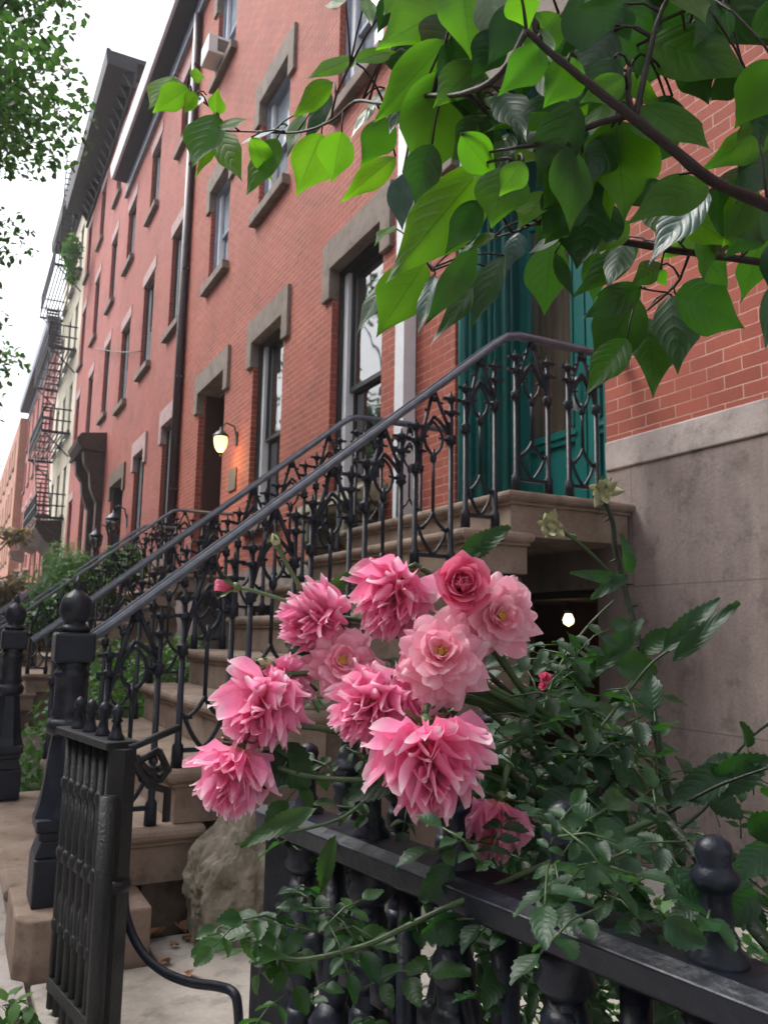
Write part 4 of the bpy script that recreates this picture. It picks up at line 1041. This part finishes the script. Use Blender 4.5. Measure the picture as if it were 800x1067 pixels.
for i, (e, ax) in enumerate(ends):
    j = J1 if i < 7 or i in (8, 9, 12) else J2
    if i in (7,): j = J2
    stems.tube(crv(e, -ax*.25, j, Vector((.22, -.05, -.12))), [.0052, .0055, .006, .006, .0065, .0065, .007, .007, .0075, .008], 7, 1)
# canes: lists of (px, py, depth)
def cane(pl, r0, r1, mi=0, thorns=6):
    P_ = [at(*q) for q in pl]; sm = []
    for i in range(len(P_)-1):
        p0, p1, p2, p3 = P_[max(i-1, 0)], P_[i], P_[i+1], P_[min(i+2, len(P_)-1)]
        for j in range(5):
            t = j/5; sm.append(.5*((2*p1)+(-p0+p2)*t+(2*p0-5*p1+4*p2-p3)*t*t+(-p0+3*p1-3*p2+p3)*t**3))
    sm.append(P_[-1]); n = len(sm); stems.tube(sm, [r0+(r1-r0)*i/(n-1) for i in range(n)], 8, mi)
    for k in range(thorns):
        i = rnd.randrange(1, n-1); d = (sm[i+1]-sm[i]).normalized(); o = (RT*rnd.uniform(-1, 1)+UP*rnd.uniform(-1, 1)); o = (o-d*o.dot(d)).normalized()
        stems.tube([sm[i], sm[i]+o*(r0*1.4+.008)-d*.004], [.004, .0006], 5, mi)
    return sm
PATHS = []
PATHS.append(cane([(860, 1040, 1.2), (800, 985, 1.25), (735, 905, 1.35), (690, 850, 1.45), (640, 808, 1.55), (590, 770, 1.6), (540, 730, 1.65), (505, 700, 1.65)], .0115, .006, 0, 14))
PATHS.append(cane([(720, 960, 1.6), (705, 880, 1.65), (690, 800, 1.7), (670, 690, 1.75), (652, 620, 1.8), (641, 575, 1.82), (638, 545, 1.82), (630, 522, 1.82)], .0095, .005, 0, 12))
PATHS.append(cane([(690, 850, 1.45), (620, 880, 1.4), (570, 900, 1.35), (500, 930, 1.3), (430, 962, 1.3), (380, 985, 1.3), (310, 1000, 1.32), (270, 985, 1.34)], .0065, .0035, 1, 6))
PATHS.append(cane([(700, 870, 1.6), (740, 835, 1.62), (760, 795, 1.62), (785, 765, 1.62), (830, 735, 1.62)], .0045, .003, 0, 3))
PATHS.append(cane([(600, 920, 1.7), (600, 850, 1.7), (570, 800, 1.7), (530, 760, 1.7), (500, 735, 1.68)], .007, .005, 1, 5))
PATHS.append(cane([(640, 808, 1.55), (600, 850, 1.55), (560, 900, 1.5), (540, 960, 1.5), (530, 1030, 1.5)], .008, .009, 0, 5))
PATHS.append(cane([(560, 760, 1.62), (470, 800, 1.5), (400, 812, 1.45), (330, 810, 1.45), (290, 800, 1.47)], .0055, .004, 1, 4))
PATHS.append(cane([(400, 812, 1.45), (360, 850, 1.42), (300, 868, 1.4), (245, 880, 1.4)], .004, .002, 1, 1))
PATHS.append(cane([(638, 600, 1.81), (610, 572, 1.8), (585, 553, 1.8), (575, 549, 1.8)], .0045, .0035, 1, 0))
PATHS.append(cane([(690, 850, 1.5), (745, 820, 1.45), (800, 800, 1.4)], .004, .002, 0, 0))
PATHS.append(cane([(600, 790, 1.65), (640, 740, 1.7), (680, 690, 1.7), (720, 665, 1.7), (755, 640, 1.7)], .004, .002, 1, 2))
PATHS.append(cane([(560, 760, 1.7), (580, 700, 1.75), (610, 655, 1.78), (640, 625, 1.8)], .004, .002, 1, 2))
stems.build('canes', [M['cane'], M['stem']], bush)
# pink and green buds, spent blooms
def budm(px, py, d, R, axv, open_, lab, stem_to=None, mat='petal_deep'):
    ax = cw(*axv).normalized(); c = at(px, py, d); ax, a, b = frame(ax); mb = MB()
    if open_:
        for i in range(9):
            th = i*2.4; rad = a*math.cos(th)+b*math.sin(th); petal(mb, c-ax*R*.6, ax, rad, R*1.9, R*1.3, .34+.03*i, -.55, -.7, False, .5+.04*i)
        o = mb.build('rose_bud', M[mat], bush, recalc=False)
    else:
        mb.tube([c-ax*R*.7, c-ax*R*.35, c+ax*R*.1, c+ax*R*.6, c+ax*R*1.0], [R*.35, R*.62, R*.62, R*.35, R*.05], 10); o = mb.build('rose_bud', M['spent'], bush)
    if lab: o['label'] = lab
    s = MB(); bs = c-ax*R*.75
    s.tube([bs-ax*R*.6, bs-ax*R*.25, bs+ax*R*.2], [R*.22, R*.48, R*.5], 8)
    for i in range(5):
        th = i*1.2566; rad = a*math.cos(th)+b*math.sin(th); petal(s, bs+rad*R*.25, ax, rad, R*1.9, R*.5, .35 if not open_ else .55, -.3 if i % 2 else .5, .3, True, .5, nu=5, nv=2)
    if stem_to is not None: s.tube(crv(bs-ax*R*.4, -ax*.10, at(*stem_to), Vector((.03, 0, -.03))), .0042, 6)
    s.build('sepals', M['sepal'], o, recalc=False)
budm(237, 611, 1.6, .020, (-.95, .15, .3), True, 'pink bud just opening, alone at the far left', (330, 640, 1.62))
budm(287, 563, 1.62, .015, (-.35, .9, .2), False, 'closed green bud standing highest at the left', (322, 625, 1.64))
budm(277, 690, 1.6, .017, (-.8, .3, .3), False, 'greenish bud behind the left roses', (330, 720, 1.62))
budm(575, 549, 1.8, .022, (-.5, .2, .6), False, 'spent pale bloom at the end of a side stem', None)
budm(570, 541, 1.8, .016, (-.4, .8, .3), False, None, (600, 560, 1.81))
budm(628, 508, 1.82, .020, (-.3, .7, .5), False, 'spent pale bloom at the top of the tall cane', None)
s = MB()
for (px, py, d) in ((628, 512, 1.82), (573, 549, 1.8)):
    for i in range(9):
        th = i*.7; rad = RT*math.cos(th)+UP*math.sin(th); petal(s, at(px, py, d), -FW, rad, .045*rnd.uniform(.6, 1.1), .026, rnd.uniform(.5, 1.5), rnd.uniform(-.9, .9), .4, True, .5, nu=5, nv=3)
    s.build('spent_bloom', M['spent'], bush, recalc=False); s = MB()
pass
SM = [(510, 722, 9), (503, 734, 7), (568, 706, 8), (576, 728, 6), (583, 742, 9), (592, 738, 7), (545, 716, 5), (493, 762, 7), (524, 780, 6), (545, 690, 7), (640, 905, 7), (650, 893, 8), (657, 900, 7), (638, 928, 5), (632, 940, 4), (500, 784, 6), (516, 712, 6), (565, 715, 6)]
for i, (px, py, rp) in enumerate(SM):
    d = 2.0; mb = MB(); R = rp/F*d*1.15; ax, a, b = frame(cw(rnd.uniform(-1, .3), rnd.uniform(-.3, .6), .8))
    for j in range(12):
        th = j*2.4; rad = a*math.cos(th)+b*math.sin(th); petal(mb, at(px, py, d)-ax*R*.2, ax, rad, R*(.6+.04*j), R*.8, .2+.13*j, .3, .3, j > 6, .3+.05*j, nu=4, nv=4)
    mb.build('small_bloom', M['petal_deep' if i % 3 else 'petal'], bush, recalc=False)
budm(670, 776, 1.75, .018, (.2, .6, .6), True, 'small salmon bloom low on the tall cane', (668, 800, 1.75))
# foliage of the rose bush
def leaflet_cluster(mb, p, d, n, size, nrm, tone):
    """compound leaf: rachis with paired leaflets and a terminal one"""
    d = d.normalized(); side = d.cross(nrm).normalized(); Lr = size*1.9; q = p+d*Lr-Vector((0, 0, Lr*.12)); mb.tube([p, p.lerp(q, .5)+Vector((0, 0, .01*size/.05)), q], .0016, 4, 1)
    nr = nrm+rv(.25)
    def lf(b, dr, s): serr_leaf(mb, b, b+dr.normalized()*s, nr+rv(.2), s*rnd.uniform(.55, .72), tone+rnd.uniform(-.12, .12))
    lf(q, d+Vector((0, 0, -.25)), size)
    for k in range(1, (n-1)//2+1):
        b = p.lerp(q, 1-.38*k+.05)
        for s_ in (-1, 1): lf(b, d*.45+side*s_+Vector((0, 0, -.15)), size*(.95-.12*k))
def serr_leaf(mb, base, tip, nrm, width, tone):
    base = Vector(base); tip = Vector(tip); L = (tip-base).length; d = (tip-base)/L; nrm = (nrm-d*nrm.dot(d)).normalized(); r = d.cross(nrm)
    vs = []; uv = []; nu = 24 if L > .1 else 14; pw = rnd.uniform(0, 6); fold = rnd.uniform(.15, .5); curl = rnd.uniform(.05, .35)
    for i in range(nu+1):
        t = i/nu; w = width/2*math.sin(math.pi*t**.82)**.7 if 0 < t < 1 else 0
        if i % 2: w *= 1.0
        else: w *= .87
        for s in (-1, -.5, 0, .5, 1):
            vs.append(base+d*(L*t+(.035*L if i % 2 and abs(s) == 1 else 0))+r*(s*w)+nrm*(fold*abs(s)*w-curl*L*t*t+math.sin(t*8+pw+s*1.5)*.035*L*abs(s))); uv.append((s/2+.5, t))
    mb.add(vs, [(i*5+j, i*5+j+1, (i+1)*5+j+1, (i+1)*5+j) for i in range(nu) for j in range(4)], 0, uv, min(1, max(0, tone)), True)
fol = MB(); rr = random.Random(11)
def scatter(n, x0, x1, y0, y1, d0, d1, size, tone, f=None):
    for _ in range(n):
        while True:
            px, py = rr.uniform(x0, x1), rr.uniform(y0, y1)
            if f is None or f(px, py): break
        dd = rr.uniform(d0, d1)
        dr = Vector((rr.uniform(-1, 1), rr.uniform(-1, .6), rr.uniform(-.5, .6))); nm = Vector((rr.uniform(-.5, .3), rr.uniform(-.9, .2), 1))
        leaflet_cluster(fol, at(px, py, dd), dr, rr.choice((3, 5, 5, 7)), size*rr.uniform(.7, 1.25), nm, tone+rr.uniform(-.25, .25))
dense = lambda x, y: (((x-585)/115)**2+((y-830)/120)**2) < 1
scatter(150, 470, 720, 700, 960, 1.5, 2.15, .060, .4, dense)
scatter(60, 470, 740, 960, 1120, 1.3, 1.9, .055, .45)
scatter(13, 640, 800, 740, 900, 1.5, 1.9, .055, .35, lambda x, y: y > 1380-.8*x or rr.random() < .12)
scatter(16, 560, 660, 670, 740, 1.65, 1.95, .055, .35, lambda x, y: y > 640+(660-x)*.2)
scatter(15, 240, 400, 940, 1075, 1.25, 1.6, .056, .6, lambda x, y: (x-330)**2/80**2+(y-1025)**2/70**2 < 1)
scatter(8, 235, 300, 960, 1010, 1.35, 1.5, .04, .8)
scatter(22, 330, 480, 700, 870, 1.55, 1.9, .05, .5)
scatter(22, 390, 560, 880, 1010, 1.5, 2.0, .05, .4)
for (bx, by, tx, ty, w, d, tn) in ((330, 842, 248, 880, 22, 1.38, .9), (500, 575, 478, 582, 14, 1.6, .3), (478, 583, 530, 548, 26, 1.62, .3), (300, 790, 262, 815, 46, 1.5, .15), (290, 775, 320, 822, 44, 1.52, .25), (430, 805, 375, 775, 34, 1.5, .35), (420, 800, 360, 830, 40, 1.46, .2),
  (330, 628, 372, 590, 14, 1.66, .7), (372, 690, 300, 672, 24, 1.64, .3), (455, 650, 425, 690, 30, 1.62, .4), (600, 712, 648, 672, 20, 1.75, .6), (620, 700, 668, 645, 24, 1.72, .55), (640, 690, 685, 700, 34, 1.75, .8), (690, 680, 745, 620, 24, 1.68, .35), (700, 690, 768, 625, 20, 1.66, .3), (668, 680, 700, 655, 26, 1.75, .6),
  (655, 600, 618, 618, 16, 1.8, .4), (650, 605, 600, 596, 14, 1.8, .3), (655, 600, 655, 560, 16, 1.8, .4), (740, 820, 800, 790, 40, 1.5, .3), (735, 830, 775, 850, 34, 1.5, .4), (760, 800, 700, 838, 36, 1.5, .3), (470, 900, 440, 940, 30, 1.35, .3), (640, 850, 600, 905, 40, 1.4, .1), (780, 870, 820, 850, 40, 1.4, .35),
  (520, 850, 560, 880, 40, 1.5, .2), (600, 830, 560, 850, 40, 1.5, .3), (560, 935, 530, 975, 40, 1.3, .2), (640, 930, 680, 965, 44, 1.3, .15), (480, 960, 440, 975, 34, 1.3, .3), (700, 905, 742, 945, 34, 1.05, .3), (790, 930, 752, 965, 34, 1.05, .25), (690, 960, 735, 985, 34, 1.0, .3), (800, 880, 765, 915, 30, 1.1, .4), (350, 870, 330, 930, 22, 1.6, .9), (385, 900, 372, 860, 24, 1.7, .9)):
    serr_leaf(fol, at(bx, by, d), at(tx, ty, d-.03), -FW+UP*.5+rv(.4), w/F*d, tn)
scatter(22, 500, 735, 870, 975, 1.12, 1.36, .052, .35)
scatter(2, 705, 790, 930, 985, 1.0, 1.12, .045, .3)
scatter(9, 560, 640, 850, 960, 1.0, 1.1, .048, .3)
scatter(9, 300, 560, 890, 960, 1.35, 1.6, .045, .35)
scatter(8, 700, 800, 880, 990, 1.5, 1.9, .05, .35)
scatter(60, 480, 760, 960, 1080, 1.5, 2.2, .05, .4)
fol.build('foliage', [M['roseleaf'], M['stem']], bush, recalc=False)
# ------------------------------------------------------------------ other planting
def blob_plant(name, label, cat, mat, blobs, n, size, stem=None, group=None, seed=3, nu=3, fine=False):
    t = thing(name, label, cat, group, stem[0] if stem else blobs[0][0]); r = random.Random(seed); mb = MB(); o0 = Vector(t.location)
    vol = [b[1][0]*b[1][1]*b[1][2] for b in blobs]; tot = sum(vol)
    for (c, rad), vv in zip(blobs, vol):
        for _ in range(max(4, int(n*vv/tot))):
            d = Vector((r.gauss(0, 1), r.gauss(0, 1), r.gauss(0, 1))).normalized()*(r.random()**.45)
            p = Vector((c[0]+d.x*rad[0], c[1]+d.y*rad[1], c[2]+d.z*rad[2]))-o0; s = size*r.uniform(.6, 1.4)
            dr = Vector((r.uniform(-1, 1), r.uniform(-1, 1), r.uniform(-1, .5))).normalized()
            leaf(mb, p, p+dr*s, Vector((r.uniform(-.6, .6), r.uniform(-.6, .6), 1)), s*(.6 if not fine else .1), curl=.2, nu=nu, nv=2, tone=min(1, max(0, r.uniform(.2, .8)+d.z*.15)), acum=False)
    mb.build('leaves', mat, t, recalc=False)
    if stem:
        s_ = MB()
        for pts, rr_ in stem[1]: s_.tube([Vector(p)-o0 for p in pts], rr_, 8)
        s_.build('trunk' if 'tree' in name else 'stems', M['trunk'], t)
    return t
# street trees over the sidewalk
def street_tree(label, x, y, H, R, n, seed, leafsize, mat='treeleaf', name='street_tree', clumps=26, edge=None):
    r = random.Random(seed); bl = []
    limbs = [([(x, y, -.1), (x+.05, y, H*.3), (x+.1, y+.1, H*.5)], [.28, .2, .17])]
    for k in range(clumps):
        th = r.uniform(0, 6.28); q = R*r.uniform(.25, 1)**.7; z = H*.55+R*1.1*r.uniform(-.25, 1)
        c = (x+q*math.cos(th), y+q*math.sin(th), z)
        if edge and c[0] > edge(c[1], c[2]): c = (edge(c[1], c[2])-r.uniform(.1, 1), c[1], c[2])
        s = r.uniform(.5, 1.0)*R*.26; bl.append((c, (s*1.2, s*1.2, s*.7)))
        m_ = Vector((x, y, H*.5)).lerp(Vector(c), .5)+Vector((0, 0, .2)); limbs.append(([(x+.1, y+.1, H*.5), m_, c], [.12, .06, .015]))
    return blob_plant(name, label, 'tree', M[mat], bl, n, leafsize, ((x, y, 0), limbs), seed=seed)
edge = lambda y, z: (y*(.023+.0005*(72 if z > 7.0 else 8+max(0, z-4.9)*26))-.42) if z > 4.9 else -2
street_tree('leafy street tree reaching in from the left above the sidewalk', -2.6, 11.8, 9.8, 4.2, 26000, 5, .105, clumps=38, edge=edge)
street_tree('tall street tree just out of view, mirrored in the front windows', -3.6, 21, 12, 4.4, 6000, 8, .22, clumps=36, edge=lambda y, z: .023*y-.9)
street_tree('smaller green street tree reaching over near the cream house', -2.2, 30, 14, 3.6, 3500, 9, .25)
street_tree('rusty leaved low tree by the far stoops', .2, 40, 5.2, 2.6, 2500, 12, .3, 'rustleaf')
blob_plant('ivy_clump', 'round green clump of leaves high beside the dark cornice end', 'plant', M['shrub'], [((3.4, 37.6, 18.3), (.4, .8, .8)), ((3.5, 37.9, 17.4), (.3, .6, .6))], 700, .18, seed=4)
blob_plant('feathery_tree', 'wispy light green feathery small tree behind the railings', 'tree', M['wispy'], [((2.6, 23.5, 3.3), (.55, 1.0, .6)), ((2.3, 23, 2.7), (.7, 1.0, .7)), ((2.9, 24, 2.8), (.6, 1, .8))], 2600, .28, ((2.6, 23.5, 0), [([(2.6, 23.5, 0), (2.6, 23.5, 3.2)], [.06, .03])]), fine=True, seed=6)
blob_plant('dark_shrub', 'dark green shrub below the feathery tree', 'shrub', M['roseleaf'], [((2.5, 21.4, 1.9), (.45, .6, .6)), ((2.8, 21.8, 1.6), (.5, .6, .7))], 700, .16, ((2.6, 21.5, 0), [([(2.6, 21.5, 0), (2.6, 21.5, 1.7)], [.04, .02])]), seed=7)
blob_plant('garden_shrub', 'bright green leafy shrub behind the far newel post', 'shrub', M['shrub'], [((1.0, 8.3, .30), (.62, .9, .42)), ((.75, 7.7, .22), (.3, .5, .3)), ((1.5, 8.8, .6), (.6, .9, .6)), ((1.4, 10.0, .5), (.6, .9, .45))], 2600, .085, ((1.2, 8.5, 0), [([(1.2, 8.5, 0), (1.2, 8.5, .5)], [.03, .02])]), seed=21)
blob_plant('garden_shrub', 'pale green shrub beside the second stoop, seen through the railing', 'shrub', M['shrub'], [((2.3, 11.4, .9), (.6, .8, .5)), ((3.0, 11.9, 1.0), (.5, .7, .5)), ((2.0, 12.4, .9), (.5, .7, .5))], 1700, .10, ((2.4, 11.6, 0), [([(2.4, 11.6, 0), (2.4, 11.6, 1.2)], [.03, .02])]), seed=22)
blob_plant('garden_shrub', 'yellow green vine spilling through the second stoop railing', 'shrub', M['shrub'], [((2.2, 16.4, 2.2), (.6, .5, .45)), ((2.9, 16.6, 2.75), (.5, .5, .4)), ((1.6, 16.3, 1.7), (.5, .5, .4))], 1700, .15, ((2.3, 16.5, 0), [([(2.3, 16.5, 0), (2.3, 16.5, 2)], [.03, .02])]), seed=23)
blob_plant('garden_shrub', 'low green ground plants behind the fence by the house wall', 'shrub', M['shrub'], [((1.9, 1.7, .18), (.7, .6, .2)), ((2.6, 2.6, .15), (.7, .5, .18)), ((3.2, 3.0, .12), (.6, .5, .14)), ((1.2, 1.9, .3), (.4, .4, .3))], 1300, .07, ((2.0, 2.0, 0), [([(2, 2, 0), (2, 2, .2)], [.01, .01])]), seed=24)
blob_plant('weed', 'small weed sprig at the bottom left corner of the stoop block', 'plant', M['shrub'], [((.33, 3.62, .06), (.08, .12, .06))], 40, .07, seed=25)
street_tree('broad unseen street tree added behind the viewer to shade the gate', -3.2, -6.5, 9.5, 4.0, 3500, 31, .24)  # out of view; added to darken the near ironwork
for yy, sd_ in ((3, 41), (16, 42), (31, 43)):  # out of view; added to screen low sky light from the street side
    t = street_tree('unseen street tree added on the far pavement across the road', -11, yy, 9.5, 4.0, 2600, sd_, .3); t['group'] = 'trees across the road'
ho = thing('row_house', 'unseen brick row house added on the opposite side of the road', 'row house', 'houses across the road')  # opposite row out of view, added to cut fill light and feed window reflections
opp = [(a, a+1.4, z, z+2.4) for a in (-4.0, -.8, 2.4) for z in (3.2, 8.4, 13)]
wall('brick_wall', ho, M['brick_far'], -15, -5.1, 5.1, 0, 16.5, opp, depth=-.42, back=-9)
for (a, b_, z, z1) in opp:
    mb = MB(); mb.box(-15.3, -15.25, a, b_, z, z1); f = mb.build('window', M['glass'], ho)
    mb = MB(); mb.box(-15.0, -14.85, a-.1, b_+.1, z-.16, z); mb.build('sill', M['lintel'], f); mb = MB(); mb.box(-15.0, -14.93, a-.1, b_+.1, z1, z1+.35); mb.build('lintel', M['lintel'], f)
mb = MB(); mb.box(-15, -14.3, -5.1, 5.1, 16.5, 17.1); mb.build('cornice', M['dark'], ho)
for k in range(-1, 5):
    if k: c = copy_tree(ho); c.location.y = k*10.25
# planters against the wall, right: thin soil strip hidden by foliage; fire escape
fe = thing('fire_escape', 'iron fire escape with balconies and steep ladders on the cream house', 'fire escape')
for k, z in enumerate((6.55, 10.6, 14.7, 18.8)):
    mb = MB(); y0, y1 = 40.6, 48.4; x0 = 2.95
    for i in range(9): mb.box(x0+i*.15, x0+i*.15+.05, y0, y1, z, z+.05)
    mb.box(x0, D-.01, y0, y0+.06, z-.06, z+.06); mb.box(x0, D-.01, y1-.06, y1, z-.06, z+.06)
    for h in (.55, 1.1): mb.box(x0, x0+.05, y0, y1, z+h, z+h+.06); mb.box(x0, D-.01, y0, y0+.05, z+h, z+h+.06); mb.box(x0, D-.01, y1-.05, y1, z+h, z+h+.06)
    yy = y0
    while yy <= y1: mb.box(x0, x0+.035, yy, yy+.04, z, z+1.12); yy += .39
    for i in range(4): mb.box(x0+i*.3, x0+i*.3+.035, y0, y0+.04, z, z+1.12)
    for yy in (y0+.1, y1-.1): mb.tube([(x0+.1, yy, z), (D-.01, yy, z-1.1)], .035, 5)
    mb.build('balcony', M['iron'], fe)
    if k < 3:
        b = MB(); ya, yb = (42, 46.5) if k % 2 == 0 else (46.5, 42)
        for xx in (3.15, 3.75): b.obox((xx, ya, z+.05), (xx, yb, z+4.1), .05, .16)
        for i in range(1, 15): q = i/15; b.box(3.15, 3.75, ya+(yb-ya)*q-.1, ya+(yb-ya)*q+.1, z+4.05*q, z+4.05*q+.04)
        b.build('stair', M['iron'], fe)
b = MB()
for xx in (3.1, 3.6): b.box(xx, xx+.05, 40.5, 40.56, 18.8, 24.5)
for i in range(18): b.box(3.1, 3.65, 40.5, 40.55, 19+i*.3, 19.04+i*.3)
b.build('roof_ladder', M['iron'], fe)
hz = MB(); hz.box(-40, 60, -30, 130, -1.2, 32); ho_ = hz.build('haze', None if False else M['black']); ho_.data.materials.clear()
hm = bpy.data.materials.new('thin_haze'); hm.use_nodes = True; hn = hm.node_tree; hn.nodes.remove(hn.nodes['Principled BSDF'])
pv = hn.nodes.new('ShaderNodeVolumePrincipled'); pv.inputs['Color'].default_value = (.92, .95, 1, 1); pv.inputs['Density'].default_value = .0013; pv.inputs['Anisotropy'].default_value = .3
hn.links.new(pv.outputs[0], hn.nodes['Material Output'].inputs['Volume']); ho_.data.materials.append(hm); tag(ho_, 'thin pale haze in the air down the street', 'haze', kind='stuff')
# ------------------------------------------------------------------ camera, light
cam = bpy.data.cameras.new('camera'); co = bpy.data.objects.new('camera', cam); C.objects.link(co)
cam.sensor_fit = 'VERTICAL'; cam.sensor_height = 24; cam.lens = 24*F/1067; cam.clip_start = .02; cam.clip_end = 2000
mw = Matrix((( RT.x, UP.x, -FW.x, CAM.x*S), (RT.y, UP.y, -FW.y, CAM.y*S), (RT.z, UP.z, -FW.z, CAM.z*S), (0, 0, 0, 1)))
co.matrix_world = mw
cam.dof.use_dof = True; cam.dof.focus_distance = 1.5*S; cam.dof.aperture_fstop = 9
sc = bpy.context.scene; sc.camera = co
for o in list(bpy.data.objects):
    if o.parent is None and o is not co:
        o.location = o.location*S
        if o.type != 'LIGHT': o.scale = o.scale*S
w = bpy.data.worlds.new('World'); sc.world = w; w.use_nodes = True; nt = w.node_tree
sky = nt.nodes.new('ShaderNodeTexSky'); sky.sky_type = 'NISHITA'; sky.sun_disc = False
EL, AZ = math.radians(55), math.radians(-45)
sky.sun_elevation = EL; sky.sun_rotation = AZ; sky.air_density = 1; sky.dust_density = 4
hs = nt.nodes.new('ShaderNodeHueSaturation'); hs.inputs['Saturation'].default_value = .22
nt.links.new(sky.outputs[0], hs.inputs['Color']); bg = nt.nodes['Background']; nt.links.new(hs.outputs[0], bg.inputs[0]); bg.inputs[1].default_value = .15
sl = bpy.data.lights.new('sun', 'SUN'); sl.energy = .75; sl.angle = math.radians(25); sl.color = (1, .96, .9)
so = bpy.data.objects.new('sun', sl); C.objects.link(so)
sd = Vector((math.sin(AZ)*math.cos(EL), math.cos(AZ)*math.cos(EL), math.sin(EL)))
so.rotation_euler = sd.to_track_quat('Z', 'Y').to_euler()
vs_ = sc.view_settings; vs_.view_transform = 'Standard'; vs_.look = 'None'; vs_.gamma = 1; vs_.exposure = 1.3; vs_.use_curve_mapping = False
